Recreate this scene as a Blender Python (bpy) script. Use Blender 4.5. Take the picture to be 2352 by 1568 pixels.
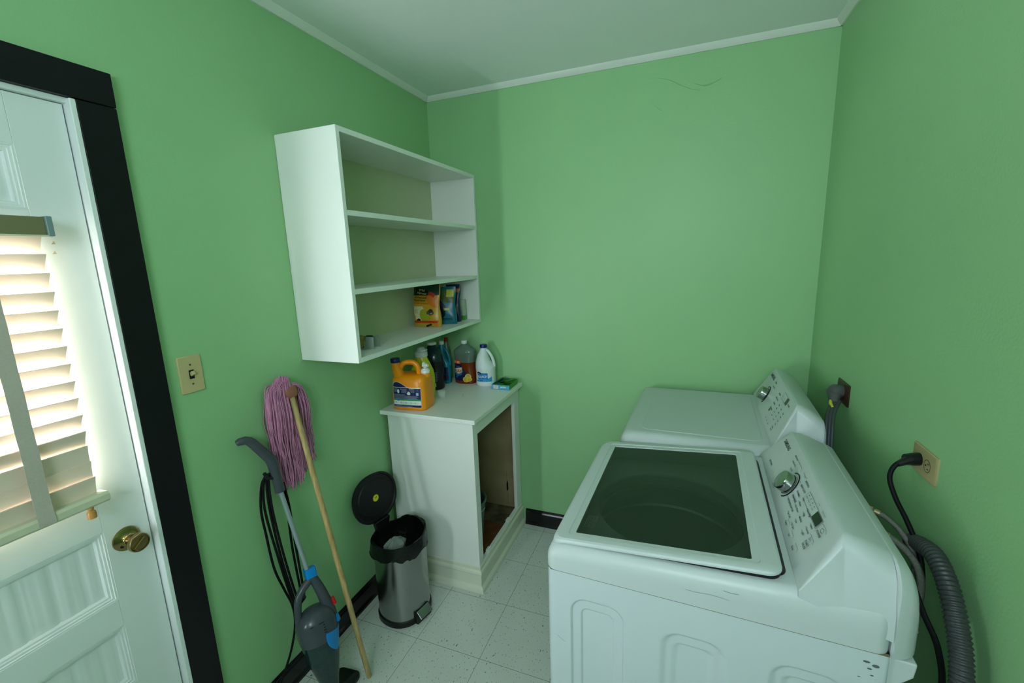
import bpy, bmesh, math, random
from mathutils import Vector, Matrix, Euler
random.seed(7)
for o in list(bpy.data.objects): bpy.data.objects.remove(o)
SC = bpy.context.scene
COL = SC.collection
PI = math.pi
R = math.radians

# ---------------------------------------------------------------- camera, world, light, exposure
cam = bpy.data.objects.new('camera', bpy.data.cameras.new('camera')); COL.objects.link(cam)
cam.location = (1.4002, -2.3573, 1.6438)
cam.rotation_mode = 'XYZ'; cam.rotation_euler = (1.3825, 0.0336, 0.3687)
cam.data.sensor_fit = 'HORIZONTAL'; cam.data.sensor_width = 36.0
cam.data.lens = 1006.31 * 36.0 / 2352.0
cam.data.clip_start = 0.02; cam.data.clip_end = 60
SC.camera = cam
w = bpy.data.worlds.new('world'); SC.world = w; w.use_nodes = True
bg = w.node_tree.nodes['Background']
bg.inputs[0].default_value = (0.76, 0.91, 1.03, 1); bg.inputs[1].default_value = 3.0

def area(name, loc, target, sx, sy, power, color, spread=180):
    l = bpy.data.lights.new(name, 'AREA'); l.shape = 'RECTANGLE'; l.size = sx; l.size_y = sy
    l.energy = power; l.color = color; l.spread = R(spread)
    o = bpy.data.objects.new(name, l); COL.objects.link(o); o.location = loc
    o.rotation_euler = (Vector(target) - Vector(loc)).to_track_quat('-Z', 'Y').to_euler()
    return o
area('daylight_outside_door', (-0.42, -2.62, 1.28), (0.25, -1.0, 1.62), 1.0, .9, 120, (0.80, 0.93, 1.0), 105)
area('daylight_at_door_glass', (-0.11, -2.083, 1.40), (0.6, -2.083, 1.40), .60, .66, 60, (0.88, 0.95, 1.0))
area('added_front_fill', (1.36, -3.36, 1.98), (1.36, -2.0, 1.98), .94, .62, 23, (0.79, 0.93, 1.04))  # added fill from behind the camera, through the front wall opening
SC.view_settings.view_transform = 'Standard'
SC.view_settings.look = 'None'
SC.view_settings.gamma = 1.0
SC.view_settings.use_curve_mapping = False
SC.view_settings.exposure = -0.05

# ---------------------------------------------------------------- materials
MATS = {}
def srgb(r, g, b):
    f = lambda c: (c/255/12.92) if c/255 <= .04045 else ((c/255+.055)/1.055)**2.4
    return (f(r), f(g), f(b), 1)
def mat(name, col, rough=.5, metal=0, noise=None, bump=None, trans=0, ior=1.45, coat=0, sss=0, spec=None, emit=None, alpha=1):
    """noise=(scale, amount) mottles the colour a little; bump=(scale, strength, distance)"""
    if name in MATS: return MATS[name]
    m = bpy.data.materials.new(name); m.use_nodes = True; nt = m.node_tree; N = nt.nodes; L = nt.links
    p = N['Principled BSDF']
    c = col if len(col) == 4 else srgb(*col)
    p.inputs['Base Color'].default_value = c
    p.inputs['Roughness'].default_value = rough; p.inputs['Metallic'].default_value = metal
    p.inputs['IOR'].default_value = ior
    p.inputs['Transmission Weight'].default_value = trans
    p.inputs['Coat Weight'].default_value = coat; p.inputs['Coat Roughness'].default_value = .08
    p.inputs['Alpha'].default_value = alpha
    if spec is not None: p.inputs['Specular IOR Level'].default_value = spec
    if sss: p.inputs['Subsurface Weight'].default_value = sss; p.inputs['Subsurface Scale'].default_value = .01
    if emit: p.inputs['Emission Color'].default_value = c; p.inputs['Emission Strength'].default_value = emit
    tc = N.new('ShaderNodeTexCoord')
    if noise is None and bump is None: noise = (9, .04)
    if noise:
        n = N.new('ShaderNodeTexNoise'); n.inputs['Scale'].default_value = noise[0]; n.inputs['Detail'].default_value = 4
        L.new(tc.outputs['Object'], n.inputs['Vector'])
        mx = N.new('ShaderNodeMix'); mx.data_type = 'RGBA'; mx.blend_type = 'MIX'
        mx.inputs[6].default_value = tuple(x*(1-noise[1]) for x in c[:3])+(1,)
        mx.inputs[7].default_value = tuple(min(1, x*(1+noise[1])) for x in c[:3])+(1,)
        L.new(n.outputs['Fac'], mx.inputs[0]); L.new(mx.outputs[2], p.inputs['Base Color'])
    if bump:
        n2 = N.new('ShaderNodeTexNoise'); n2.inputs['Scale'].default_value = bump[0]; n2.inputs['Detail'].default_value = 3
        L.new(tc.outputs['Object'], n2.inputs['Vector'])
        b = N.new('ShaderNodeBump'); b.inputs['Strength'].default_value = bump[1]; b.inputs['Distance'].default_value = bump[2]
        L.new(n2.outputs['Fac'], b.inputs['Height']); L.new(b.outputs[0], p.inputs['Normal'])
    MATS[name] = m
    return m

wallm = mat('green_wall_paint', (149, 197, 142), .42, noise=(3, .03), bump=(140, .35, .0012), spec=.35)
ceilm = mat('ceiling_paint', (240, 243, 242), .7, noise=(2, .03), bump=(60, .1, .001))
whitep = mat('white_gloss_paint', (236, 238, 232), .33, noise=(4, .03), bump=(60, .12, .0008))
cream = mat('cream_trim_paint', (222, 224, 204), .35, noise=(5, .04), bump=(60, .15, .0008))
doorp = mat('white_door_paint', (228, 233, 232), .38, noise=(5, .03), bump=(40, .15, .0008))
blackp = mat('black_trim_paint', (15, 16, 19), .42, noise=(30, .3), bump=(120, .1, .0005), spec=.3)
enamel = mat('white_enamel', (202, 211, 215), .14, noise=(2, .015), coat=.4)
plastw = mat('white_appliance_plastic', (196, 204, 204), .34, noise=(3, .015))
dark = mat('dark_gap', (12, 14, 13), .7)
black_pl = mat('black_plastic', (14, 15, 17), .38, noise=(30, .15))
black_rub = mat('black_rubber', (7, 8, 9), .62, spec=.25)
charcoal = mat('charcoal_plastic', (66, 71, 78), .24, noise=(20, .08))
bluepl = mat('blue_plastic', (0, 128, 205), .3)
chrome = mat('chrome', (170, 172, 170), .12, 1)
steel_rod = mat('satin_aluminium', (176, 190, 196), .34, .65)
brass = mat('brass', (150, 128, 86), .2, 1, noise=(40, .2))
printm = mat('printed_grey', (58, 64, 66), .5)
screenm = mat('display_glass', (22, 30, 26), .15)
white_pl = mat('white_plastic', (228, 230, 228), .3)
navy = mat('navy_plastic', (14, 26, 105), .35)

def steel():
    m = bpy.data.materials.new('brushed_steel'); m.use_nodes = True; N = m.node_tree.nodes; L = m.node_tree.links
    p = N['Principled BSDF']; p.inputs['Metallic'].default_value = 1; p.inputs['Roughness'].default_value = .3
    tc = N.new('ShaderNodeTexCoord'); mp = N.new('ShaderNodeMapping'); mp.inputs['Scale'].default_value = (4, 4, 300)
    n = N.new('ShaderNodeTexNoise'); n.inputs['Scale'].default_value = 3; n.inputs['Detail'].default_value = 5
    L.new(tc.outputs['Object'], mp.inputs[0]); L.new(mp.outputs[0], n.inputs['Vector'])
    r = N.new('ShaderNodeMapRange'); r.inputs[3].default_value = .18; r.inputs[4].default_value = .30
    L.new(n.outputs['Fac'], r.inputs[0]); L.new(r.outputs[0], p.inputs['Roughness'])
    mx = N.new('ShaderNodeMix'); mx.data_type = 'RGBA'; mx.inputs[6].default_value = (.30, .30, .30, 1); mx.inputs[7].default_value = (.40, .40, .41, 1)
    L.new(n.outputs['Fac'], mx.inputs[0]); L.new(mx.outputs[2], p.inputs['Base Color'])
    return m
steelm = steel()

def floor_mat():
    m = bpy.data.materials.new('vinyl_tile'); m.use_nodes = True; N = m.node_tree.nodes; L = m.node_tree.links
    p = N['Principled BSDF']; p.inputs['Roughness'].default_value = .38
    g = N.new('ShaderNodeNewGeometry'); s = N.new('ShaderNodeSeparateXYZ'); L.new(g.outputs['Position'], s.inputs[0])
    def seam(out, off):
        a = N.new('ShaderNodeMath'); a.operation = 'ADD'; a.inputs[1].default_value = 30.48 - off; L.new(out, a.inputs[0])
        d = N.new('ShaderNodeMath'); d.operation = 'PINGPONG'; d.inputs[1].default_value = .1524; L.new(a.outputs[0], d.inputs[0])
        c = N.new('ShaderNodeMath'); c.operation = 'LESS_THAN'; c.inputs[1].default_value = .0009; L.new(d.outputs[0], c.inputs[0])
        return c.outputs[0]
    sx = seam(s.outputs[0], .0513); sy = seam(s.outputs[1], -.9763)
    mx = N.new('ShaderNodeMath'); mx.operation = 'MAXIMUM'; L.new(sx, mx.inputs[0]); L.new(sy, mx.inputs[1])
    mp = N.new('ShaderNodeMapping'); mp.inputs['Scale'].default_value = (150, 70, 1); L.new(g.outputs['Position'], mp.inputs[0])
    n = N.new('ShaderNodeTexNoise'); n.inputs['Scale'].default_value = 1.15; n.inputs['Detail'].default_value = 1.5; L.new(mp.outputs[0], n.inputs['Vector'])
    r = N.new('ShaderNodeMapRange'); r.inputs[1].default_value = .66; r.inputs[2].default_value = .70; L.new(n.outputs['Fac'], r.inputs[0])
    mp2 = N.new('ShaderNodeMapping'); mp2.inputs['Scale'].default_value = (45, 25, 1); mp2.inputs['Rotation'].default_value = (0, 0, .6); L.new(g.outputs['Position'], mp2.inputs[0])
    n2 = N.new('ShaderNodeTexNoise'); n2.inputs['Scale'].default_value = 1.1; L.new(mp2.outputs[0], n2.inputs['Vector'])
    r2 = N.new('ShaderNodeMapRange'); r2.inputs[1].default_value = .715; r2.inputs[2].default_value = .74; L.new(n2.outputs['Fac'], r2.inputs[0])
    n3 = N.new('ShaderNodeTexNoise'); n3.inputs['Scale'].default_value = 5; L.new(g.outputs['Position'], n3.inputs['Vector'])
    base = N.new('ShaderNodeMix'); base.data_type = 'RGBA'; base.inputs[6].default_value = srgb(206, 210, 204); base.inputs[7].default_value = srgb(220, 222, 216)
    L.new(n3.outputs['Fac'], base.inputs[0])
    def over(prev, fac, col):
        k = N.new('ShaderNodeMix'); k.data_type = 'RGBA'; L.new(fac, k.inputs[0]); L.new(prev, k.inputs[6]); k.inputs[7].default_value = col
        return k.outputs[2]
    c = over(base.outputs[2], r.outputs[0], srgb(122, 132, 132)); c = over(c, r2.outputs[0], srgb(84, 98, 104)); c = over(c, mx.outputs[0], srgb(112, 116, 108))
    L.new(c, p.inputs['Base Color'])
    return m
floorm = floor_mat()

def wood(name, c1, c2, sc=(60, 60, 3), rough=.45):
    m = bpy.data.materials.new(name); m.use_nodes = True; N = m.node_tree.nodes; L = m.node_tree.links
    p = N['Principled BSDF']; p.inputs['Roughness'].default_value = rough
    tc = N.new('ShaderNodeTexCoord'); mp = N.new('ShaderNodeMapping'); mp.inputs['Scale'].default_value = sc
    n = N.new('ShaderNodeTexNoise'); n.inputs['Scale'].default_value = 2; n.inputs['Detail'].default_value = 6
    L.new(tc.outputs['Object'], mp.inputs[0]); L.new(mp.outputs[0], n.inputs['Vector'])
    mx = N.new('ShaderNodeMix'); mx.data_type = 'RGBA'; mx.inputs[6].default_value = srgb(*c1); mx.inputs[7].default_value = srgb(*c2)
    rr = N.new('ShaderNodeMapRange'); rr.inputs[1].default_value = .35; rr.inputs[2].default_value = .65
    L.new(n.outputs['Fac'], rr.inputs[0]); L.new(rr.outputs[0], mx.inputs[0]); L.new(mx.outputs[2], p.inputs['Base Color'])
    return m
mop_wood = wood('pine_handle', (196, 170, 116), (164, 134, 84))

# ---------------------------------------------------------------- mesh helpers
def V(*a): return Vector(a)
class MB:
    def __init__(s): s.v = []; s.f = []; s.mi = []; s.m = 0; s.T = Matrix.Identity(4)
    def add(s, vs, fs):
        o = len(s.v); s.v += [s.T @ Vector(x) for x in vs]
        for f in fs: s.f.append([o+i for i in f]); s.mi.append(s.m)
        return s
    def box(s, x0, x1, y0, y1, z0, z1):
        return s.add([(x0,y0,z0),(x1,y0,z0),(x1,y1,z0),(x0,y1,z0),(x0,y0,z1),(x1,y0,z1),(x1,y1,z1),(x0,y1,z1)],
            [(3,2,1,0),(4,5,6,7),(0,1,5,4),(1,2,6,5),(2,3,7,6),(3,0,4,7)])
    def loft(s, rings, close=True, cap0=True, cap1=True):
        """rings: lists of equal length point loops"""
        n = len(rings[0]); vs = [p for r in rings for p in r]; fs = []
        for k in range(len(rings)-1):
            for i in range(n if close else n-1):
                j = (i+1) % n; fs.append((k*n+i, k*n+j, (k+1)*n+j, (k+1)*n+i))
        if cap0: fs.append(tuple(range(n-1, -1, -1)))
        if cap1: fs.append(tuple((len(rings)-1)*n+i for i in range(n)))
        return s.add(vs, fs)
    def lathe(s, prof, n=28, c=(0,0,0), cap0=True, cap1=True):
        rings = [[(c[0]+r*math.cos(2*PI*i/n), c[1]+r*math.sin(2*PI*i/n), c[2]+z) for i in range(n)] for r, z in prof]
        return s.loft(rings, cap0=cap0, cap1=cap1)
    def prism(s, pts, z0, z1, axis='z'):
        f = {'z': lambda a,b,c:(a,b,c), 'y': lambda a,b,c:(a,c,b), 'x': lambda a,b,c:(c,a,b)}[axis]
        return s.loft([[f(a,b,z0) for a,b in pts], [f(a,b,z1) for a,b in pts]])
    def tube(s, path, rad, n=10, squash=1.0, caps=True):
        P = [Vector(p) for p in path]; K = len(P); rads = rad if isinstance(rad, (list, tuple)) else [rad]*K
        t0 = (P[1]-P[0]).normalized(); up = Vector((0,0,1)) if abs(t0.z) < .9 else Vector((1,0,0))
        nrm = (up - t0*up.dot(t0)).normalized(); rings = []
        for k in range(K):
            t = (P[min(K-1,k+1)]-P[max(0,k-1)]).normalized()
            nrm = (nrm - t*nrm.dot(t)).normalized(); b = t.cross(nrm)
            rings.append([tuple(P[k]+(nrm*math.cos(2*PI*i/n)+b*math.sin(2*PI*i/n)*squash)*rads[k]) for i in range(n)])
        return s.loft(rings, cap0=caps, cap1=caps)
    def build(s, name, mats, parent=None, bevel=0, seg=2, ang=35, smooth=True, fix=True, loc=None):
        me = bpy.data.meshes.new(name); me.from_pydata([tuple(v) for v in s.v], [], s.f)
        mats = mats if isinstance(mats, (list, tuple)) else [mats]
        for m in mats: me.materials.append(m)
        for p, i in zip(me.polygons, s.mi): p.material_index = min(i, len(mats)-1)
        if fix:
            bm = bmesh.new(); bm.from_mesh(me); bmesh.ops.recalc_face_normals(bm, faces=bm.faces); bm.to_mesh(me); bm.free()
        me.update()
        if smooth: me.shade_smooth(); me.set_sharp_from_angle(angle=R(ang))
        o = bpy.data.objects.new(name, me); COL.objects.link(o)
        if parent: o.parent = parent
        if loc: o.location = loc
        if bevel:
            b = o.modifiers.new('bevel', 'BEVEL'); b.width = bevel; b.segments = seg; b.limit_method = 'ANGLE'; b.angle_limit = R(40); b.harden_normals = True
        return o
def boxo(name, m, parent, b, bevel=.0015, **k): return MB().box(*b).build(name, m, parent, bevel=bevel, **k)
def thing(name, label, cat, loc=(0,0,0), rotz=0, group=None):
    o = bpy.data.objects.new(name, None); COL.objects.link(o); o.location = loc; o.rotation_euler = (0,0,rotz); o.empty_display_size = .05
    o['label'] = label; o['category'] = cat
    if group: o['group'] = group
    return o
def tag(o, label, cat, group=None, kind=None):
    o['label'] = label; o['category'] = cat
    if group: o['group'] = group
    if kind: o['kind'] = kind
    return o
def struct(o, label=None):
    o['kind'] = 'structure'
    if label: o['label'] = label
    return o
def lab(o, l): o['label'] = l; return o
def rrect(x0, x1, y0, y1, r, n=6, z=0):
    """rounded rectangle loop, 4*(n+1) points, counter-clockwise"""
    P = []
    for cx, cy, a in ((x1-r,y1-r,0),(x0+r,y1-r,90),(x0+r,y0+r,180),(x1-r,y0+r,270)):
        for i in range(n+1):
            t = R(a+90*i/n); P.append((cx+r*math.cos(t), cy+r*math.sin(t), z))
    return P
def sup(cx, cy, rx, ry, z, e=2.0, n=32):
    P = []
    for i in range(n):
        t = 2*PI*i/n; c, s_ = math.cos(t), math.sin(t)
        P.append((cx+rx*math.copysign(abs(c)**(2/e), c), cy+ry*math.copysign(abs(s_)**(2/e), s_), z))
    return P
def spline(pts, m=8):
    """Catmull-Rom through the points"""
    P = [Vector(p) for p in pts]; P = [P[0]*2-P[1]]+P+[P[-1]*2-P[-2]]; out = []
    for k in range(1, len(P)-2):
        for i in range(m):
            t = i/m; a, b, c, d = P[k-1], P[k], P[k+1], P[k+2]
            out.append(.5*((2*b)+(c-a)*t+(2*a-5*b+4*c-d)*t*t+(3*b-a-3*c+d)*t**3))
    out.append(P[-2]); return out
TXT = {}
def text_mesh(s, size, bold=False, shear=0):
    k = (s, bold, shear)
    if k not in TXT:
        c = bpy.data.curves.new('t', 'FONT'); c.body = s; c.size = 1; c.resolution_u = 2; c.shear = shear
        if bold: c.offset = .018
        o = bpy.data.objects.new('t', c); COL.objects.link(o)
        dg = bpy.context.evaluated_depsgraph_get(); me = bpy.data.meshes.new_from_object(o.evaluated_get(dg))
        TXT[k] = ([tuple(v.co) for v in me.vertices], [tuple(p.vertices) for p in me.polygons])
        bpy.data.objects.remove(o); bpy.data.curves.remove(c); bpy.data.meshes.remove(me)
    v, f = TXT[k]; return [(x*size, y*size) for x, y, _ in v], f
class Decal:
    """flat printing on a surface; wrap(a,b,lift)->point lets it follow a curved one"""
    def __init__(s, o=(0,0,0), u=(1,0,0), v=(0,0,1), wrap=None):
        s.mb = MB(); s.o = Vector(o); s.u = Vector(u).normalized(); s.v = Vector(v).normalized(); s.n = s.u.cross(s.v); s.w = wrap; s.k = 1; s.last = None
    def lift(s, m):
        if s.w:
            if m != s.last: s.k += 1; s.last = m
            return .0003+.00016*s.k
        s.k += .15; return .0004+.00018*s.k
    def P(s, a, b, l):
        if s.w: return s.w(a, b, l)
        return s.o+s.u*a+s.v*b+s.n*l
    def poly(s, pts, m=0, lift=None):
        l = s.lift(m) if lift is None else lift; s.mb.m = m
        s.mb.add([s.P(a, b, l) for a, b in pts], [tuple(range(len(pts)))]); return s
    def rect(s, a0, b0, a1, b1, m=0, n=1, lift=None):
        l = s.lift(m) if lift is None else lift; s.mb.m = m
        R_ = max(1, int(abs(b1-b0)/.006)) if s.w else 1
        if s.w: n = max(n, int(abs(a1-a0)/.006))
        for r in range(R_):
            y0 = b0+(b1-b0)*r/R_; y1 = b0+(b1-b0)*(r+1)/R_
            for i in range(n):
                x0 = a0+(a1-a0)*i/n; x1 = a0+(a1-a0)*(i+1)/n
                s.mb.add([s.P(x0,y0,l), s.P(x1,y0,l), s.P(x1,y1,l), s.P(x0,y1,l)], [(0,1,2,3)])
        return s
    def strip(s, top, bot, m=0):
        l = s.lift(m); s.mb.m = m; K = 4 if s.w else 1; T, B = [], []
        for (p, q), (p2, q2) in zip(zip(top, bot), zip(top[1:], bot[1:])):
            for i in range(K): f = i/K; T.append((p[0]+(p2[0]-p[0])*f, p[1]+(p2[1]-p[1])*f)); B.append((q[0]+(q2[0]-q[0])*f, q[1]+(q2[1]-q[1])*f))
        T.append(top[-1]); B.append(bot[-1]); n = len(T)
        R_ = max(1, int(max(abs(t[1]-b[1]) for t, b in zip(T, B))/.006)) if s.w else 1
        vs = [s.P(t[0]+(b[0]-t[0])*r/R_, t[1]+(b[1]-t[1])*r/R_, l) for r in range(R_+1) for t, b in zip(T, B)]
        s.mb.add(vs, [((r+1)*n+i, (r+1)*n+i+1, r*n+i+1, r*n+i) for r in range(R_) for i in range(n-1)]); return s
    def disc(s, a, b, ra, rb=None, m=0, n=20):
        rb = rb or ra
        if s.w:
            l = s.lift(m); s.mb.m = m; K = max(2, int(max(ra, rb)/.006)); vs = [s.P(a, b, l)]
            for k in range(1, K+1): vs += [s.P(a+ra*k/K*math.cos(2*PI*i/n), b+rb*k/K*math.sin(2*PI*i/n), l) for i in range(n)]
            s.mb.add(vs, [(0, 1+i, 1+(i+1)%n) for i in range(n)]+[(1+k*n+i, 1+(k+1)*n+i, 1+(k+1)*n+(i+1)%n, 1+k*n+(i+1)%n) for k in range(K-1) for i in range(n)]); return s
        return s.poly([(a+ra*math.cos(2*PI*i/n), b+rb*math.sin(2*PI*i/n)) for i in range(n)], m)
    def text(s, t, a, b, size, m=0, bold=False, center=True, rot=0, shear=0, sx=1):
        v, f = text_mesh(t, size, bold, shear)
        w_ = (max(x for x,_ in v)-min(x for x,_ in v))*sx
        l = s.lift(m)+(.0006 if s.w else .0001); s.mb.m = m; ox = -w_/2 if center else 0; cr, sr = math.cos(rot), math.sin(rot)
        s.mb.add([s.P(a+(x*sx+ox)*cr-y*sr, b+(x*sx+ox)*sr+y*cr, l) for x, y in v], f); return s
    def line(s, pts, wd, m=0):
        for (a0,b0),(a1,b1) in zip(pts, pts[1:]):
            d = math.hypot(a1-a0, b1-b0) or 1; nx, ny = -(b1-b0)/d*wd/2, (a1-a0)/d*wd/2
            s.poly([(a0-nx,b0-ny),(a1-nx,b1-ny),(a1+nx,b1+ny),(a0+nx,b0+ny)], m)
        return s
    def build(s, name, mats, parent): return s.mb.build(name, mats, parent, smooth=False, fix=False)

# ---------------------------------------------------------------- room shell
W, H, HC, YF, TH = 1.966, 2.526, 2.55, -3.3, .12
DY0, DY1, DZ = -2.500, -1.665, 2.055                                # door opening
struct(boxo('floor', floorm, None, (-.3, W+.3, YF-.3, .3, -.1, 0), 0))
struct(boxo('ceiling', ceilm, None, (-TH, W+TH, YF-TH, TH, HC, HC+.1), 0))
wl = MB(); wl.box(-TH, 0, DY1, TH, 0, HC); wl.box(-TH, 0, YF-TH, DY0, 0, HC); wl.box(-TH, 0, DY0, DY1, DZ, HC)
struct(wl.build('wall_left', wallm, smooth=False))
struct(boxo('wall_back', wallm, None, (-.0, W+0, 0, TH, 0, HC), 0))
struct(boxo('wall_right', wallm, None, (W, W+TH, YF-TH, TH, 0, HC), 0))
wf = MB(); X0, X1, Z0, Z1 = .88, 1.86, 1.64, 2.32  # opening placed to let the added fill in
wf.box(0, X0, YF-TH, YF, 0, HC); wf.box(X1, W, YF-TH, YF, 0, HC); wf.box(X0, X1, YF-TH, YF, 0, Z0); wf.box(X0, X1, YF-TH, YF, Z1, HC)
struct(wf.build('wall_front', wallm, smooth=False))
fr = MB()
for a in ((X0,X0+.04,Z0,Z1),(X1-.04,X1,Z0,Z1),(X0,X1,Z0,Z0+.04),(X0,X1,Z1-.04,Z1),(X0,X1,(Z0+Z1)/2-.02,(Z0+Z1)/2+.02)):
    fr.box(a[0], a[1], YF-.05, YF-.02, a[2], a[3])
struct(fr.build('added_window_1', whitep, bevel=.002))  # frame of an added, unseen window that serves the fill light
# faint scuffs high on the back wall
scuff = mat('scuff_on_paint', (124, 170, 118), .5)
def px_back(u, v):   # measured points of the marks on the back wall, as metres across and up
    return (u, -.0006, v)
sm = MB()
for pts, rr in ((((1.205,2.455),(1.26,2.447),(1.31,2.43),(1.36,2.40),(1.40,2.38),(1.44,2.368)), (.0003,.0014,.0022,.0016,.0012,.0004)),
                (((1.385,2.415),(1.42,2.398),(1.455,2.385),(1.49,2.39),(1.53,2.405)), (.0004,.002,.0036,.0024,.0006)),
                (((1.225,2.358),(1.25,2.325),(1.278,2.302)), (.0004,.0012,.0005))):
    sp = spline([px_back(*p) for p in pts], 5); n = len(sp)
    rad = [rr[min(len(rr)-1, int(i*(len(rr)-1)/(n-1)))] for i in range(n)]
    L_ = [tuple(p+Vector((0,0,r_))) for p, r_ in zip(sp, rad)]; B_ = [tuple(p-Vector((0,0,r_))) for p, r_ in zip(sp, rad)]
    sm.add(L_+B_, [(n+i, n+i+1, i+1, i) for i in range(n-1)])
so = sm.build('scuff_mark', scuff, bpy.data.objects['wall_back'], smooth=False); lab(so, 'dark curved scuff marks high on the green wall')

# ceiling trim (small cove strip)
def ctrim(name, axis, c, a0, a1, sgn):
    prof = [(0, H), (0, HC), (.027, HC), (.024, HC-.006), (.013, H+.006), (.007, H)]
    m = MB()
    if axis == 'y': m.loft([[(c+sgn*p, t, z) for p, z in prof] for t in (a0, a1)])
    else: m.loft([[(t, c-p, z) for p, z in prof] for t in (a0, a1)])
    struct(m.build(name, ceilm2, ang=25))
ceilm2 = mat('trim_paint', (222, 226, 218), .4, noise=(6, .05))
ctrim('trim_1', 'y', 0, YF, 0, 1); ctrim('trim_2', 'x', 0, 0, W, -1); ctrim('trim_3', 'y', W, YF, 0, -1)
# baseboards
def base(name, axis, c, a0, a1, sgn):
    prof = [(0, 0), (.021, 0), (.021, .012), (.015, .02), (.013, .022), (.013, .078), (.009, .086), (.009, .09), (.004, .097), (0, .097)]
    m = MB()
    if axis == 'y': m.loft([[(c+sgn*p, t, z) for p, z in prof] for t in (a0, a1)])
    else: m.loft([[(t, c-p, z) for p, z in prof] for t in (a0, a1)])
    struct(m.build(name, blackg, ang=25))
blackg = mat('black_gloss_trim', (13, 14, 16), .22, noise=(30, .3), bump=(60, .1, .0005))
base('baseboard_left', 'y', 0, DY1+.09, -.645, 1); base('baseboard_back', 'x', 0, .53, W, -1); base('baseboard_right', 'y', W, YF, -.02, -1)
# door casing (black) and white jamb
ct = MB(); ct.box(0, .02, DY1+.002, DY1+.086, 0, DZ); ct.box(0, .021, DY0-.086, DY1+.086, DZ+.002, DZ+.083); ct.box(0, .02, DY0-.086, DY0-.002, 0, DZ)
struct(ct.build('trim_4', blackp, bevel=.002))
jb = MB(); jb.box(-TH, .0195, DY1-.011, DY1+.002, 0, DZ); jb.box(-TH, .006, DY0, DY0+.011, 0, DZ); jb.box(-TH, .006, DY0, DY1, DZ-.011, DZ+.002)
jb.box(-.075, -.055, DY1-.024, DY1-.011, 0, DZ-.011); jb.box(-.075, -.055, DY0+.011, DY0+.024, 0, DZ-.011); jb.box(-.075, -.055, DY0, DY1, DZ-.024, DZ-.011)
jo = jb.build('trim_5', doorp, bevel=.0025); struct(jo)
sp_ = MB(); sp_.prism([(DY1-.0105+.012*math.sin(R(a))*.9, .921+.03*math.cos(R(a))) for a in range(0, 181, 15)]+[(DY1-.011, .891)], .0194, .0214, 'x')
lab(sp_.build('strike_plate', doorp, jo, bevel=.0008), 'white painted strike plate on the jamb')

# ---------------------------------------------------------------- the door (half glazed, painted white)
door = bpy.data.objects.new('door_1', None); COL.objects.link(door); door['kind'] = 'structure'; door['label'] = 'white panelled door with a window covered by a blind'
DA, DB = DY0+.013, DY1-.0145                                       # door edges along y
XF, XB = -.006, -.05                                               # room face, outer face
SY = -1.782; SY2 = DA+.117                                         # inner edges of the stiles
rails = [(.008, .22), (.443, .503), (.685, .765), (.968, 1.085), (1.715, 1.79), (1.932, DZ-.013)]
pan = [(.22, .443, 'p'), (.503, .685, 'p'), (.765, .968, 'p'), (1.085, 1.715, 'g'), (1.79, 1.932, 'p')]
fm = MB(); fm.box(XB, XF, SY, DB, .008, DZ-.013); fm.box(XB, XF, DA, SY2, .008, DZ-.013)
for a, b in rails: fm.box(XB, XF, SY2, SY, a, b)
fo = fm.build('door_frame', doorp, door, bevel=.0012)
for a, b, k in pan:
    # stepped (reeded) moulding round each panel
    mm = MB(); steps = [(0, XF-.001), (.004, XF-.001), (.005, XF-.004), (.010, XF-.004), (.011, XF-.008), (.016, XF-.008), (.017, XF-.013), (.021, XF-.020)]
    for (d0, x0), (d1, x1) in zip(steps, steps[1:]):
        r0 = [(x0, SY2+d0, a+d0), (x0, SY-d0, a+d0), (x0, SY-d0, b-d0), (x0, SY2+d0, b-d0)]
        r1 = [(x1, SY2+d1, a+d1), (x1, SY-d1, a+d1), (x1, SY-d1, b-d1), (x1, SY2+d1, b-d1)]
        mm.loft([r0, r1], cap0=False, cap1=False)
    mm.build('moulding', doorp, door, smooth=False, fix=False)
    if k == 'p':
        # beadboard panel with fine vertical grooves and wavy brushed paint
        pm = MB(); n = 96; prev = []
        top, bot = [], []
        for i in range(n+1):
            y = SY2+.018+(SY-SY2-.036)*i/n; g = .003 if i % 10 == 0 else 0
            wv = .0006*math.sin(i*1.9)+.0005*math.sin(i*.83+1)
            top.append((XF-.016-g+wv, y+.002*math.sin(i*3.1), b-.016)); bot.append((XF-.016-g+wv*.6, y, a+.016))
        pm.loft([bot, top], close=False, cap0=False, cap1=False); pm.build('panel', doorp, door, ang=60, fix=False)
        MB().box(XB+.003, XF-.024, SY2, SY, a-.002, b+.002).build('panel_core', doorp, door)
glassm = bpy.data.materials.new('window_glass'); glassm.use_nodes = True; N = glassm.node_tree.nodes; L = glassm.node_tree.links
N.remove(N['Principled BSDF']); tr = N.new('ShaderNodeBsdfTransparent'); gl = N.new('ShaderNodeBsdfGlossy'); gl.inputs['Roughness'].default_value = .02
fz = N.new('ShaderNodeFresnel'); ms = N.new('ShaderNodeMixShader'); tr.inputs[0].default_value = (.95, .98, .97, 1)
L.new(fz.outputs[0], ms.inputs[0]); L.new(tr.outputs[0], ms.inputs[1]); L.new(gl.outputs[0], ms.inputs[2]); L.new(ms.outputs[0], N['Material Output'].inputs[0])
MB().box(-.031, -.027, SY2+.001, SY-.001, 1.086, 1.714).build('glass_pane', glassm, door)
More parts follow.
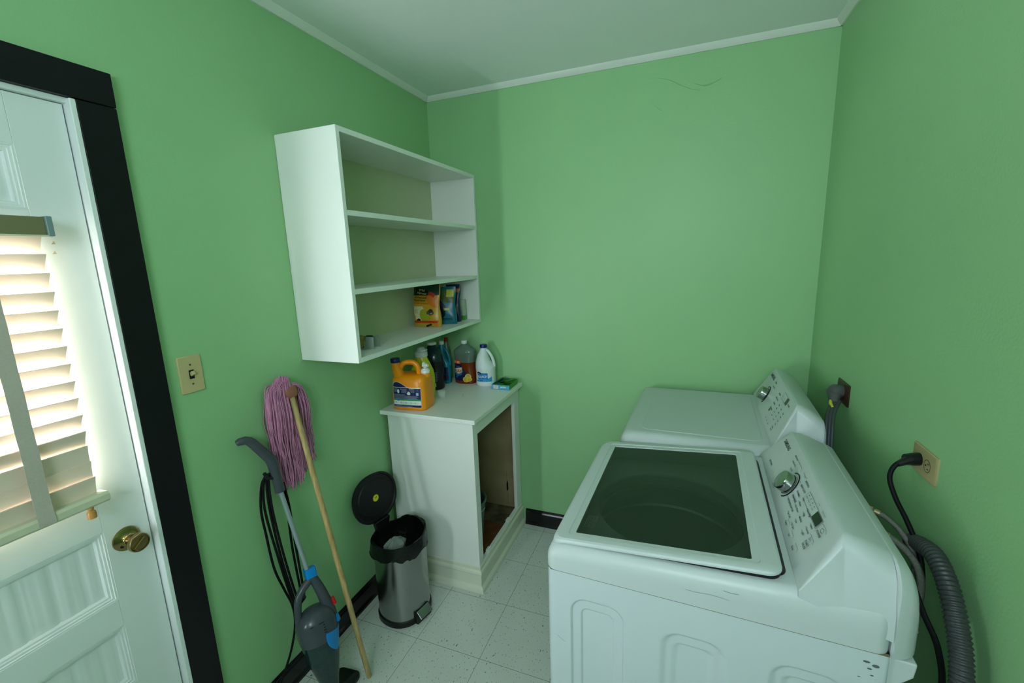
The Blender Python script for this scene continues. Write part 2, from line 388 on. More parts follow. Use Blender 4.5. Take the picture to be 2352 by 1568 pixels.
# knob
kn = MB(); kn.T = Matrix.Translation((XF, -1.738, .922)) @ Matrix.Rotation(R(90), 4, 'Y')
kn.lathe([(.031,0),(.033,.002),(.032,.006),(.027,.009),(.024,.010),(.016,.013),(.0125,.018),(.012,.030),(.015,.036),(.020,.042),(.0245,.048),(.0255,.054),(.025,.060),(.0235,.063),(.0215,.0625),(.020,.060),(.0005,.060)], 40, cap1=False)
ko = kn.build('door_knob', brass, door); lab(ko, 'round brass door knob')
tb = MB(); tb.T = Matrix.Translation((XF+.060, -1.738, .922)) @ Matrix.Rotation(R(40), 4, 'X'); tb.box(0, .006, -.017, .017, -.0045, .0045)
tb.build('turn_button', brass, ko, bevel=.001)
ds = MB(); ds.T = Matrix.Translation((XF+.0082, -1.7545, .909)) @ Matrix.Rotation(R(90), 4, 'Y'); ds.lathe([(.0045,0),(.0045,.0035)], 12); ds.build('screw', dark, ko)
chip = mat('bare_patch', (196, 178, 142), .6)
cp = Decal((XF,-1.0,0), (0,1,0), (0,0,1))
for a, b, r_ in ((-.752,1.716,.004), (-.754,1.693,.0042)): cp.poly([(a-r_,b-r_*.9),(a+r_,b-r_*.7),(a+.3*r_,b+r_)])
cp.build('bare_patch', chip, door)

# ---------------------------------------------------------------- window blind on the door
slatm = mat('cream_slat_paint', (232, 212, 194), .35, noise=(5, .02)); railw = mat('cream_rail_paint', (206, 206, 178), .35)
blind = thing('window_blind', 'cream horizontal slat blind hanging over the window of the white door', 'blind', (0, -2.09, 0))
BY0, BY1 = -.305, .308
boxo('headrail', mat('olive_headrail', (120, 118, 86), .3), blind, (.008, .062, BY0, BY1-.006, 1.729, 1.769), .001)
boxo('headrail_end_cap', mat('grey_bracket', (122, 142, 142), .35), blind, (.004, .068, BY1-.006, BY1+.006, 1.727, 1.771), .002)
boxo('headrail_lip', railw, blind, (.060, .066, BY0, BY1+.002, 1.7255, 1.7295), .0005)
SX = .040; slat0 = None
sl = []; zz = 1.708
for k in range(11): sl.append((zz-.0425*k, 62))
sl += [(1.240, 68), (1.200, 84), (1.158, 82), (1.118, 78)]
for k, (z, a) in enumerate(sl):
    if k == 0:
        m = MB(); prof = []
        for i in range(9):
            t = -1+2*i/8; prof.append((t*.025, .0022*(1-t*t)))
        loop = [(x, 0, z_+.0014) for x, z_ in prof]+[(x, 0, z_-.0014) for x, z_ in reversed(prof)]
        m.loft([[(p[0], BY0+.006, p[2]) for p in loop], [(p[0], BY1-.012, p[2]) for p in loop]])
        slat0 = m.build('slat', slatm, blind, ang=50); s_ = slat0
    else:
        s_ = slat0.copy(); COL.objects.link(s_); s_.parent = blind
    s_.location = (SX, 0, z); s_.rotation_euler = (0, R(-a), R(random.uniform(-.3, .3)))
br = MB(); br.loft([[(x, y, z) for x, z in ((.020,1.083),(.024,1.097),(.060,1.101),(.066,1.095),(.066,1.080),(.060,1.074),(.024,1.074))] for y in (BY0+.004, BY1)])
br.build('bottom_rail', railw, blind, bevel=.001)
tape = mat('ladder_tape_cloth', (188, 180, 168), .8, noise=(200, .1))
for y in (.188, -.2):
    tm = MB()
    xs = [(.069, 1.728)]+[(.0655+.0012*math.sin(i*1.9), 1.70-.0425*i*1.0) for i in range(15)]+[(.0695, 1.090), (.0685, 1.080)]
    n = len(xs)
    tm.add([(x, y-.0145, z) for x, z in xs]+[(x, y+.0145, z) for x, z in xs]+[(x+.0008, y-.0145, z) for x, z in xs]+[(x+.0008, y+.0145, z) for x, z in xs],
           [(i, i+1, n+i+1, n+i) for i in range(n-1)]+[(2*n+i, 3*n+i, 3*n+i+1, 2*n+i+1) for i in range(n-1)]+[(i, 2*n+i, 2*n+i+1, i+1) for i in range(n-1)]+[(n+i, n+i+1, 3*n+i+1, 3*n+i) for i in range(n-1)])
    lab(tm.build('ladder_tape', tape, blind, ang=60, fix=False), 'wide cloth ladder tape down the slats')
tsl = MB(); tsl.lathe([(.003,.030),(.006,.027),(.0065,.020),(.0045,.017),(.0085,.013),(.0095,.006),(.009,-.004),(.004,-.006)], 18)
lab(tsl.build('cord_tassel', mat('orange_wood', (196, 138, 72), .35), blind, loc=(.055, .270, 1.050)), 'turned wooden cord tassel')

# ---------------------------------------------------------------- switch and sockets
almond = mat('almond_plate', (196, 180, 132), .4); ivory = mat('ivory_plate', (166, 154, 112), .5)
def plate(t, m, hw=.035, hh=.0572):
    p = MB(); p.loft([[(x, y, z) for y, z, _ in rrect(-hw, hw, -hh, hh, .004, 3)] for x in (0, .0035)]+[[(.0055, y*.94, z*.96) for y, z, _ in rrect(-hw, hw, -hh, hh, .004, 3)]])
    return p.build('cover_plate', m, t, ang=30)
sw = thing('light_switch', 'almond toggle light switch plate on the green wall beside the black door casing', 'light switch', (0, -1.5025, 1.327)); pl = plate(sw, almond)
Decal((.0056,0,0), (0,1,0), (0,0,1)).rect(-.0075,-.014,.0075,.014).build('toggle_slot', dark, sw)
tg = MB(); tg.T = Matrix.Translation((.005,0,0)) @ Matrix.Rotation(R(-28), 4, 'Y'); tg.box(0, .013, -.0045, .0045, -.006, .006); tg.build('toggle', almond, sw, bevel=.001)
for z in (.030, -.030):
    m = MB(); m.T = Matrix.Translation((.0053,0,z)) @ Matrix.Rotation(R(90), 4, 'Y'); m.lathe([(.0032,0),(.0028,.0012)], 12); m.build('screw', mat('dull_screw', (120,118,100), .4, .8), sw)

so_ = thing('wall_outlet', 'ivory duplex outlet with a black plug in it, above the washer hoses', 'outlet', (W, -1.077, 1.121)); so_.rotation_euler = (0,0,PI)
plate(so_, ivory, .0572, .035)
for y in (-.0195, .0195):
    d = Decal((.0056,y,0), (0,0,-1), (0,1,0)); d.line([(.015*math.cos(i*PI/12), .0145*math.sin(i*PI/12)) for i in range(25)], .0011); d.rect(-.0075,.001,-.0055,.009); d.rect(.0055,.001,.0075,.008); d.disc(0,-.006,.0025); d.build('receptacle', dark, so_)
dr = thing('wall_outlet', 'dark brown square dryer outlet with a grey plug, by the back corner', 'outlet', (W, -.478, 1.118)); dr.rotation_euler = (0,0,PI)
bro = mat('dark_brown_plate', (62, 38, 26), .3, noise=(30, .3)); plate(dr, bro, .062, .040)
dd = MB(); dd.T = Matrix.Translation((.005,0,.0)) @ Matrix.Rotation(R(90), 4, 'Y'); dd.lathe([(.026,0),(.026,.004),(.023,.006)], 24); dd.build('receptacle', bro, dr)

# ---------------------------------------------------------------- wall cabinet (open shelves)
sh = thing('wall_cabinet', 'white open three-shelf cabinet hung high on the green wall', 'cabinet', (0, 0, 1.275))
SD, SY0, SH, T_ = .281, -1.082, .834, .018
boxo('side_panel', whitep, sh, (.001, SD, SY0, SY0+T_, 0, SH)); boxo('side_panel', whitep, sh, (.001, SD, -.024, -.004, 0, SH))
boxo('top_panel', whitep, sh, (.001, SD, SY0+T_, -.024, SH-.019, SH)); boxo('bottom_panel', whitep, sh, (.001, SD, SY0+T_, -.024, 0, .019))
boxo('shelf', whitep, sh, (.004, SD-.001, SY0+T_+.0005, -.0245, .537, .5565)); boxo('shelf', whitep, sh, (.004, SD-.001, SY0+T_+.0005, -.0245, .256, .2755))
boxo('back_panel', mat('yellowed_shaded_paint', (192, 200, 164), .5), sh, (.001, .0035, SY0+T_, -.024, .019, SH-.019), 0)  # yellowed cream, with the shade of the shelf interior mixed into the colour

# ---------------------------------------------------------------- base cabinet
cb = thing('base_cabinet', 'low white cabinet with an open doorless front, standing in the corner', 'cabinet', (0, 0, 0))
CY = -.620; CT = .916
boxo('side_panel', whitep, cb, (.022, .502, CY, CY+.018, .0, .893)); boxo('worktop', whitep, cb, (.001, .530, -.652, -.002, .894, CT), .003)
cf = MB(); cf.box(.482, .502, CY+.018, -.572, .0, .893); cf.box(.482, .502, -.078, -.004, .0, .893); cf.box(.482, .502, -.572, -.078, .818, .893); cf.box(.482, .502, -.572, -.078, .0, .134)
cf.build('face_frame', whitep, cb, bevel=.0015)
prof = [(0,0),(.026,0),(.026,.006),(.022,.018),(.014,.026),(.010,.030),(.010,.088),(.014,.094),(.012,.104),(.005,.112),(.004,.128),(0,.132)]
bm_ = MB(); bm_.loft([[(.022, CY-p, z) for p, z in prof], [(.502+0*1, CY-p, z) for p, z in prof]]+[]); 
bm2 = MB(); bm2.loft([[(.022, CY-p, z) for p, z in prof], [(.502+p, CY-p, z) for p, z in prof], [(.502+p, -.004, z) for p, z in prof]])
bm2.build('base_moulding', cream, cb, ang=20)
ply = wood('aged_plywood', (160, 146, 108), (142, 126, 88), (3, 3, 3), .6)
boxo('interior_wall', ply, cb, (.022, .482, -.010, -.004, .0, .893), 0); boxo('interior_back', ply, cb, (.022, .026, CY+.018, -.010, 0, .893), 0)
Decal((0,-.0102,0), (1,0,0), (0,0,1)).poly([(.405,.205),(.413,.20),(.418,.215),(.417,.255),(.411,.275),(.406,.25)]).rect(.4085,.27,.4095,.34).rect(.4125,.11,.4135,.2).build('knot_mark', dark, cb)
boxo('floor_board', wood('stained_boards', (108, 98, 72), (64, 56, 40), (8, 8, 8), .6), cb, (.026, .482, CY+.018, -.010, .082, .094), 0)
boxo('rust_patch', wood('rust_stain', (110, 62, 30), (84, 44, 22), (9, 9, 9), .6), cb, (.24, .470, -.52, -.20, .094, .096), 0)
wsf = Decal((0,0,CT), (1,0,0), (0,1,0))
wsf.line([(.285,-.30),(.305,-.322),(.30,-.335),(.315,-.345),(.325,-.34)], .0022).line([(.25,-.45),(.28,-.455),(.30,-.45)], .0015).line([(.33,-.18),(.30,-.24),(.26,-.27)], .0012)
wsf.build('scuff_mark', mat('faint_scuff', (176,178,164), .5), cb)
hg = whitep
for y in (-.493, -.215):
    m = MB()
    for dz, r_ in ((.010, .0085), (-.002, .0085)):
        for dy in (-.012, 0, .012):
            m.T = Matrix.Translation((.497, y+dy*.8, .137+dz)) @ Matrix.Rotation(R(90), 4, 'Y'); m.lathe([(r_,0),(r_,.003),(r_*.6,.0045)], 12)
    m.T = Matrix.Identity(4); m.box(.484, .499, y-.016, y+.016, .134, .146); m.tube([(.501,y-.019,.137),(.501,y+.019,.137)], .0045, 10)
    lab(m.build('hinge', whitep, cb, ang=40), 'scalloped white hinge on the sill')
# bucket in the cabinet
bk = MB(); bk.lathe([(.088,0),(.094,.01),(.118,.27),(.124,.272),(.126,.282),(.121,.288),(.114,.284),(.088,.012),(.02,.008)], 40, cap1=False)
bkt = thing('bucket', 'dark grey bucket standing inside the open base cabinet', 'bucket', (.338, -.455, .0975)); bk.build('pail', mat('dull_bucket', (78, 92, 96), .35, noise=(10,.2)), bkt)
MB().tube([(.12*math.cos(R(a)), .12*math.sin(R(a))*.5-.04, .262+.0*a) if 0 else (.127*math.cos(R(a)), -.127*abs(math.sin(R(a)))*.98, .255-.02*abs(math.sin(R(a)))) for a in range(0, 181, 12)], .0025, 8).build('handle', steel_rod, bkt)

# ---------------------------------------------------------------- washer and dryer
rustm = mat('rust_line', (122, 112, 88), .7, noise=(18, .35))
def cabinet_body(t, Wd, D, zt, cap=True):
    """steel cabinet with stamped recesses on the near side (y=0)"""
    dims = [(.063,.198), (.285,.418), (.505,.640)]
    def depth(x, z):
        dd = 0
        for a, b in dims:
            for ins, dep, soft in ((0, .0055, .006), (.026, .004, .004)):
                x0, x1, z0, z1, r = a+ins, b-ins, .12+ins, (.803-.02*(a>.2))-ins*1.1, .042-ins*.9
                qx = abs(x-(x0+x1)/2)-(x1-x0)/2+r; qz = abs(z-(z0+z1)/2)-(z1-z0)/2+r
                d = math.hypot(max(qx,0), max(qz,0))+min(max(qx,qz),0)-r
                k = min(1, max(0, -d/soft)); k = k*k*(3-2*k); dd += dep*k
        return dd
    xs = sorted(set([round(.02+i*.006, 4) for i in range(int((D-.04)/.006)+1)]+[round(.06+i*.0025,4) for i in range(58)]))
    zs = [.03+.03*i for i in range(20)]+[.63+.01*i for i in range(11)]+[.74+.0028*i for i in range(26)]+[.82, .845, zt-.002]
    zs = [z for z in zs if z <= zt]
    r = .020; m = MB(); rings = []
    for z in zs:
        ring = []
        for i in range(7): a = R(180+90*i/6); ring.append((r+r*math.cos(a), r+r*math.sin(a), z))
        ring += [(x, depth(x, z), z) for x in xs if r < x < D-.012]
        for i in range(4): a = R(270+90*i/3); ring.append((D-.008+.008*math.cos(a), .008+.008*math.sin(a), z))
        for i in range(4): a = R(0+90*i/3); ring.append((D-.008+.008*math.cos(a), Wd-.008+.008*math.sin(a), z))
        for i in range(7): a = R(90+90*i/6); ring.append((r+r*math.cos(a), Wd-r+r*math.sin(a), z))
        rings.append(ring)
    m.loft(rings, cap1=cap); return m.build('cabinet', enamel, t, ang=50)
def top_cover(t, Wd, D, zs, zd, opening, front_r, side_r, m_):
    """moulded top: skirt up from zs, rounded over to the deck height zd(x)"""
    rings = []; n = 8
    def ring(ins_f, ins_s, ztop, up):
        P = rrect(ins_f-.001, D-.0, ins_s-.002, Wd+.002-ins_s, .026, n)
        return [(x, y, zs+(zd(x)-zs)*up if up < 1 else zd(x)) for x, y, _ in P]
    K = 7
    rings.append(ring(0, 0, 0, 0)); rings.append(ring(0, 0, 0, .45))
    for i in range(1, K+1):
        a = i/K*PI/2; rings.append(ring(front_r*(1-math.cos(a)), side_r*(1-math.cos(a)), 0, .45+.55*math.sin(a) if i < K else 1))
    m = MB()
    if opening:
        x0, x1, y0, y1, dep = opening
        P = rrect(x0, x1, y0, y1, .03, n)
        rings.append([(x, y, zd(x)) for x, y, _ in P]); rings.append([(x, y, zd(x)-dep) for x, y, _ in P])
        m.loft(rings, cap0=False, cap1=False)
    else: m.loft(rings, cap0=False)
    return m.build('top_cover', m_, t, ang=40)

def console(t, Wd, xb, zb, xr, zr, xe, ze, ch, name_text, feats, knobp, dryer=False):
    """sloped control panel: foot (xb,zb), ridge (xr,zr), back edge (xe,ze); ch = end chamfer at the ridge"""
    zlow = lambda x: zb-.016-.05*(x-xb)/(xe-xb)
    def ring(x, zt, ins, rad):
        # from the near bottom, up the near end, across, down the far end
        P = [(x, .002, zlow(x))]; zl = zlow(x); n = 8
        f = lambda k: .002+(ins)*k
        P.append((x, f(.25), zl+(zt-zl)*.35)); 
        y1 = f(1); rad = min(rad, (zt-zl)*.8)
        for i in range(n+1):
            a = PI-PI/2*i/n; P.append((x, y1+rad+rad*math.cos(a), zt-rad+rad*math.sin(a)))
        Q = [(x, Wd-y, z) for x, y, z in reversed(P)]
        return P+Q
    h = lambda x: zb+(zr-zb)*(x-xb)/(xr-xb)
    rings = []
    for x in (xb-.0005, xb+.004, xb+(xr-xb)*.35, xb+(xr-xb)*.7, xr-.004): rings.append(ring(x, h(x), ch*max(0.02,(x-xb)/(xr-xb)), .004+.022*(x-xb)/(xr-xb)))
    rings.append(ring(xr-.0015, zr-.0022, ch, .028)); rings.append(ring(xr+.002, zr-.0012, ch, .030))
    K = 6
    for i in range(1, K+1):
        q = i/K; x = xr+(xe-xr)*q; z = zr+(ze-zr)*(q**1.5)
        rings.append(ring(x, z, ch*(1-.55*q), .030+.030*q))
    m = MB(); m.loft(rings); cso = m.build('control_console', plastw, t, ang=32)
    # rear cover behind the seam
    rr = []
    for x, dz, dy in [(xe+(x_-xe)*(.18 if dryer else 1), dz_, dy_) for x_, dz_, dy_ in ((xe+.0005,-.004,.010),(xe+.004,-.002,.006),(xe+.024,-.012,.014),(xe+.040,-.040,.026),(xe+.047,-.075,.036))]:
        n = 8; zt = ze+dz; P = [(x, dy, zlow(xe)-.04)]; rad = .055
        for i in range(n+1):
            a = PI-PI/2*i/n; P.append((x, dy+rad+rad*math.cos(a), zt-rad+rad*math.sin(a)))
        rr.append(P+[(x, Wd-y, z) for x, y, z in reversed(P)])
    MB().loft(rr).build('rear_cover', plastw, t, ang=40)
    if dryer: xo = .010
    else: xo = .046
    mb = MB(); mb.prism([(xe, zlow(xe)-.042), (xe+xo, zlow(xe)-.044), (xe+xo*.93, zlow(xe)-.075), (xe+xo*.45, zlow(xe)-.10), (xe, zlow(xe)-.14)], .012, Wd-.012, 'y')
    mb.build('rear_bracket', plastw, t, bevel=.004)
    # printing on the face: a = distance from the far end toward the near end, b = up the slope
    L_ = math.hypot(xr-xb, zr-zb); d = Decal((xb, Wd, zb), (0,-1,0), (xr-xb, 0, zr-zb))
    feats(d, L_, Wd); d.build('printed_markings', [printm, screenm, mat('text_black', (24, 28, 28), .5)], cso)
    ky, kt = knobp; nrm = Vector((-(zr-zb), 0, xr-xb)).normalized()
    k0 = Vector((xb+(xr-xb)*kt/L_, ky, zb+(zr-zb)*kt/L_))
    q = nrm.to_track_quat('Z', 'Y').to_matrix().to_4x4()
    km = MB(); km.T = Matrix.Translation(k0) @ q
    km.lathe([(.0300,.0005),(.0300,.003),(.0285,.004),(.0280,.024),(.0272,.0262),(.0258,.0268),(.001,.0262)], 48)
    ko = km.build('control_knob', chrome, cso, ang=30); lab(ko, 'round chrome dial')
    am = MB(); am.T = Matrix.Translation(k0) @ q; pts = []
    vtx = Vector((0,-1,0)); e1 = q.inverted().to_3x3() @ vtx; e2 = q.inverted().to_3x3() @ Vector((xr-xb,0,zr-zb)).normalized()
    for i in range(25):
        a = R(-62+(190)*i/24); pts.append(tuple((e1*math.cos(a)+e2*math.sin(a))*.0375+Vector((0,0,.0012))))
    am.tube(pts, .0017, 6, squash=1); am.build('dial_ring', black_pl, cso)
    return cso

def washer_print(d, L, Wd):
    Y = lambda y: Wd-y
    S, B, K = 0, 1, 2
    d.text('SAMSUNG', Y(.568), .094, .0175, K, True, sx=.95)
    d.text('SELF CLEAN', Y(.56), .024, .008, S, True, sx=.95)
    d.text('SPIN ONLY', Y(.455), .108, .0075, S, True); d.text('RINSE+SPIN', Y(.44), .094, .0075, S); d.text('QUICK', Y(.425), .08, .0075, S); d.text('DELICATES', Y(.43), .010, .006, S)
    d.line([(Y(.43),.112), (Y(.385),.112), (Y(.375),.104)], .0008, S); d.line([(Y(.36),.112), (Y(.345),.112), (Y(.325),.112)], .0008, S)
    for tx, y, b in (('BEDDING', .302, .106), ('HEAVY DUTY', .298, .09), ('NORMAL', .295, .073), ('PERM PRESS', .292, .057), ('WATERPROOF', .29, .041)):
        d.text(tx, Y(y), b, .0078, S, True); d.line([(Y(y+.045),b+.003), (Y(y+.030),b+.003)], .0007, S)
    cols = [(.258, ['Hot','Warm','Eco Warm','Cold','Tap Cold']), (.205, ['Extra High','High','Medium','Low','No Spin']), (.150, ['Heavy','Normal','Light'])]
    for y, ws in cols:
        for i, s in enumerate(ws):
            bb = .0805-.0128*i if y != .150 else .0745-.0128*i
            d.text(s, Y(y)-.004, bb, .0075, S, True, center=False); d.disc(Y(y)-.008, bb+.0025, .0011, m=S)
    d.text('Temp', Y(.228), .015, .0072, S, True); d.text('Soil', Y(.178), .013, .0072, S, True); d.text('Rinse', Y(.128), .012, .0072, S, True)
    for y in (.222, .172, .122):
        d.line([(Y(y)-.013,.026), (Y(y)+.013,.026), (Y(y)+.017,.021)], .0007, S)
    # display box
    y0, y1 = Y(.262), Y(.128); d.line([(y0,.084),(y0,.108),(y1,.108),(y1,.084),(y0,.084)], .0009, S)
    d.rect(Y(.174), .0855, Y(.132), .1065, B)
    for i in range(4): d.disc(Y(.250)+.018*i, .1025, .0016, m=K); d.text(('Wash','Rinse','Spin','Lock')[i], Y(.250)+.018*i, .0935, .0058, S)
    d.text('Child Lock', Y(.148), .1145, .006, S); d.text('3 sec', Y(.19), .1145, .006, S)
    # power, start
    d.line([(Y(.122),.078),(Y(.124),.104),(Y(.118),.106),(Y(.094),.106),(Y(.086),.102)], .0008, S)
    d.line([(Y(.103)+.0075*math.cos(i*PI/10)*1.0, .0975+.0045*math.sin(i*PI/10)) for i in range(21)], .0010, K); d.text('POWER', Y(.103), .084, .0082, K, True)
    d.line([(Y(.122),.070),(Y(.092),.070),(Y(.086),.064)], .0008, S)
    d.line([(Y(.112),.061),(Y(.112),.067),(Y(.104),.064),(Y(.112),.061)], .0008, K); d.line([(Y(.101),.061),(Y(.101),.067)], .0008, K)
    d.text('START', Y(.104), .050, .0082, K, True); d.text('PAUSE', Y(.104), .041, .0082, K, True)
def dryer_print(d, L, Wd):
    Y = lambda y: Wd-y; S, B, K = 0, 1, 2
    d.text('SAMSUNG', Y(.545), .125, .0215, K, True); d.text('SENSOR DRY', Y(.545), .035, .0085, S, True)
    for tx, y, b in (('TIME DRY', .44, .128), ('DELICATES', .43, .110), ('BEDDING', .30, .120), ('HEAVY DUTY', .295, .100), ('NORMAL', .29, .080), ('PERM PRESS', .285, .058)):
        d.text(tx, Y(y), b, .0085, S, True)
    for y in (.232, .182, .132):
        for i in range(4): d.disc(Y(y), .1-.016*i, .0013, m=S); d.text(('High','Med','Low','Off')[i], Y(y)+.004, .098-.016*i, .0078, S, True, center=False)
    y0, y1 = Y(.255), Y(.155); d.line([(y0,.122),(y0,.148),(y1,.148),(y1,.122),(y0,.122)], .0009, S); d.rect(Y(.185), .124, Y(.158), .146, B)
    for i in range(4): d.text(('Dry','Cool','Lint','Lock')[i], Y(.246)+.015*i, .131, .0056, S)
    d.rect(Y(.300), .046, Y(.288), .057, B); d.text('POWER', Y(.125), .131, .0078, K, True); d.text('START', Y(.13), .034, .0082, K, True); d.text('PAUSE', Y(.13), .024, .0082, K, True)
    for i, y in enumerate((.27, .235, .20)): d.text(('Temp','Time','Level')[i], Y(y), .020, .0072, S, True)

# --- washer
WW = .674; WT = R(-2.2)
ws = thing('washing_machine', 'white top-load washer with a dark glass lid, nearest the camera', 'washing machine', (1.10, -1.412, 0), WT)
cabinet_body(ws, WW, .700, .868, False)
zdw = lambda x: .930+.052*x
top_cover(ws, WW, .700, .868, zdw, (.040, .5285, .040, .640, .045), .030, .026, plastw)
sd = MB(); sd.box(.012, .697, -.0010, .004, .8660, .8684); lab(sd.build('seam', rustm, ws), 'thin rusty seam under the top cover')
# lid with glass
zl = lambda x: .9430+.075*x
n = 8
def lidring(x0, x1, y0, y1, r, off, frontdrop=0):
    out = []
    for x, y, _ in rrect(x0, x1, y0, y1, r, n):
        fd = frontdrop*max(0, 1-(x-.010)/.05)**2; out.append((x, y, zl(x)+off-fd))
    return out
LX0, LX1, LY0, LY1 = .006, .518, .018, .654
rg = [lidring(LX0+.004, LX1-.002, LY0+.004, LY1-.004, .03, -.0125, .010), lidring(LX0, LX1, LY0, LY1, .032, -.010, .012), lidring(LX0, LX1, LY0, LY1, .032, -.006, .012),
      lidring(LX0+.002, LX1-.002, LY0+.002, LY1-.002, .031, -.002, .010), lidring(LX0+.010, LX1-.006, LY0+.007, LY1-.007, .028, 0, .007),
      lidring(.046, .478, .040, .628, .012, .0002, 0), lidring(.048, .476, .042, .626, .012, -.0016, 0),
      lidring(.0635, .4615, .0545, .6085, .005, -.0020, 0), lidring(.0640, .4610, .0550, .6080, .005, -.0105, 0), lidring(.06, .465, .05, .612, .006, -.0125, 0)]
sl_ = MB(); sl_.loft([[(x, y, (zdw(x)-.006, zl(x)-.0115)[k]) for x, y, _ in rrect(LX0+.012, .516, LY0+.010, LY1-.010, .025, n)] for k in (0,1)], cap0=False, cap1=False); sl_.build('lid_gap_shade', dark, ws)  # dark strip standing in for the shade in the gap below the lid
lm = MB(); lm.loft(rg+[rg[0]], cap0=False, cap1=False); lid = lm.build('lid', plastw, ws, ang=24)
tint = bpy.data.materials.new('tinted_glass'); tint.use_nodes = True; N = tint.node_tree.nodes; L = tint.node_tree.links
N.remove(N['Principled BSDF']); tr = N.new('ShaderNodeBsdfTransparent'); gl = N.new('ShaderNodeBsdfGlossy'); gl.inputs['Roughness'].default_value = .04; tr.inputs[0].default_value = (.62, .66, .63, 1)
df = N.new('ShaderNodeBsdfDiffuse'); df.inputs[0].default_value = (.02, .03, .025, 1); m0 = N.new('ShaderNodeMixShader'); m0.inputs[0].default_value = .22
fz = N.new('ShaderNodeFresnel'); fz.inputs[0].default_value = 1.5; ms = N.new('ShaderNodeMixShader')
L.new(tr.outputs[0], m0.inputs[1]); L.new(df.outputs[0], m0.inputs[2]); L.new(fz.outputs[0], ms.inputs[0]); L.new(m0.outputs[0], ms.inputs[1]); L.new(gl.outputs[0], ms.inputs[2]); L.new(ms.outputs[0], N['Material Output'].inputs[0])
gm = MB(); gm.add([(x, y, zl(x)-.0040) for x, y in ((.063,.054),(.462,.054),(.462,.609),(.063,.609))], [(0,1,2,3)])
lab(gm.build('lid_glass', tint, lid, smooth=False, fix=False), 'dark tinted glass panel of the lid')
vd = Decal((.088, .14, zl(.088)-.0036), (0,-1,0), (1,0,.075))
for i in range(7): vd.rect(-.0, -.012+.0045*i, .055, -.0105+.0045*i)
vd.build('printed_notice', mat('faint_print', (70, 78, 70), .5), lid)
# tub seen through the glass
tub = mat('tub_plastic', (168, 174, 172), .4); drumm = mat('drum_steel', (188, 192, 192), .35, .3)
cx, cy = .270, .340
bd = MB(); NA = 72; outer, ringc = [], []
for i in range(NA):
    a = 2*PI*(i+.5)/NA; c, s_ = math.cos(a), math.sin(a)
    k = min((.5290-cx)/c if c > 1e-6 else 9, (.0395-cx)/c if c < -1e-6 else 9, (.6405-cy)/s_ if s_ > 1e-6 else 9, (.0395-cy)/s_ if s_ < -1e-6 else 9)
    outer.append((cx+c*k, cy+s_*k)); ringc.append((cx+.205*c, cy+.205*s_))
bd.loft([[(x, y, zdw(x)-.046) for x, y in outer], [(cx+(x-cx)*1.02, cy+(y-cy)*1.02, .893) for x, y in ringc], [(x, y, .888) for x, y in ringc], [(cx+(x-cx)*.985, cy+(y-cy)*.985, .860) for x, y in ringc]], cap0=False, cap1=False)
bd.build('tub_surround', tub, ws, ang=30, fix=False)
dm = MB(); dm.lathe([(.196,.862),(.196,.852),(.212,.846),(.215,.83),(.215,.812),(.222,.806),(.222,.776),(.216,.770),(.228,.762),(.230,.75),(.230,.50),(.22,.46),(.06,.45)], 64, (cx, cy, 0), cap0=False)
dm.build('drum', drumm, ws, ang=30, fix=False)
ag = MB(); ag.lathe([(.10,.455),(.085,.48),(.05,.52),(.04,.56),(.02,.575),(.001,.577)], 32, (cx, cy, 0)); ag.build('agitator', tub, ws)
console(ws, WW, .542, .963, .618, .1075*10, .700, 1.047, .034, 'SAMSUNG', washer_print, (.366, .060))
scr = mat('scratch_grey', (96, 104, 106), .6); sdc = Decal((0,0,0), (1,0,0), (0,0,1))
sdc.line([(.028,.676),(.042,.667),(.048,.664)], .0007)
sdc.disc(.663,.843,.006,.0025); sdc.disc(.678,.838,.006,.0035); sdc.disc(.669,.829,.004,.002); sdc.disc(.674,.815,.003,.0015); sdc.disc(.654,.805,.003,.001)
sdc.w = lambda a, b, l: Vector((a, -.0004-.0001, b)); sdc2 = sdc.build('scratch', scr, ws)
s2 = Decal(wrap=lambda a, b, l: Vector((a, -.0028, b)))
s2.line([(.330,.905),(.352,.9045),(.376,.907),(.40,.9065),(.418,.904)], .0006); s2.line([(.405,.925),(.42,.9225),(.435,.924)], .0008); s2.build('scratch', scr, ws)
for x in (.05, .64):
    for y in (.05, .63): MB().lathe([(.018,0),(.018,.012),(.011,.014),(.011,.031)], 16, (x, y, 0)).build('foot', black_rub, ws)
# --- dryer
DW = .670
dy = thing('tumble_dryer', 'white dryer with a plain solid top, behind the washer in the corner', 'dryer', (1.190, -.714, 0), R(-2.7))
cabinet_body(dy, DW, .668, .885)
zdd = lambda x: .966+.010*x
top_cover(dy, DW, .668, .885, zdd, None, .040, .040, plastw)
rm = MB(); a_ = rrect(.075, .490, .060, .610, .03, 8); b_ = rrect(.080, .485, .065, .605, .027, 8)
rm.loft([[(x, y, zdd(x)+.0004) for x, y, _ in rrect(.071, .494, .056, .614, .032, 8)], [(x, y, zdd(x)+.0022) for x, y, _ in a_], [(x, y, zdd(x)+.0022) for x, y, _ in b_]], cap0=False)
rm.build('top_panel', plastw, dy, ang=20)
console(dy, DW, .512, .972, .585, 1.118, .662, 1.075, .048, 'SAMSUNG', dryer_print, (.475, .060), True)
for x in (.05, .60):
    for y in (.05, .62): MB().lathe([(.018,0),(.018,.012),(.011,.014),(.011,.031)], 16, (x, y, 0)).build('foot', black_rub, dy)

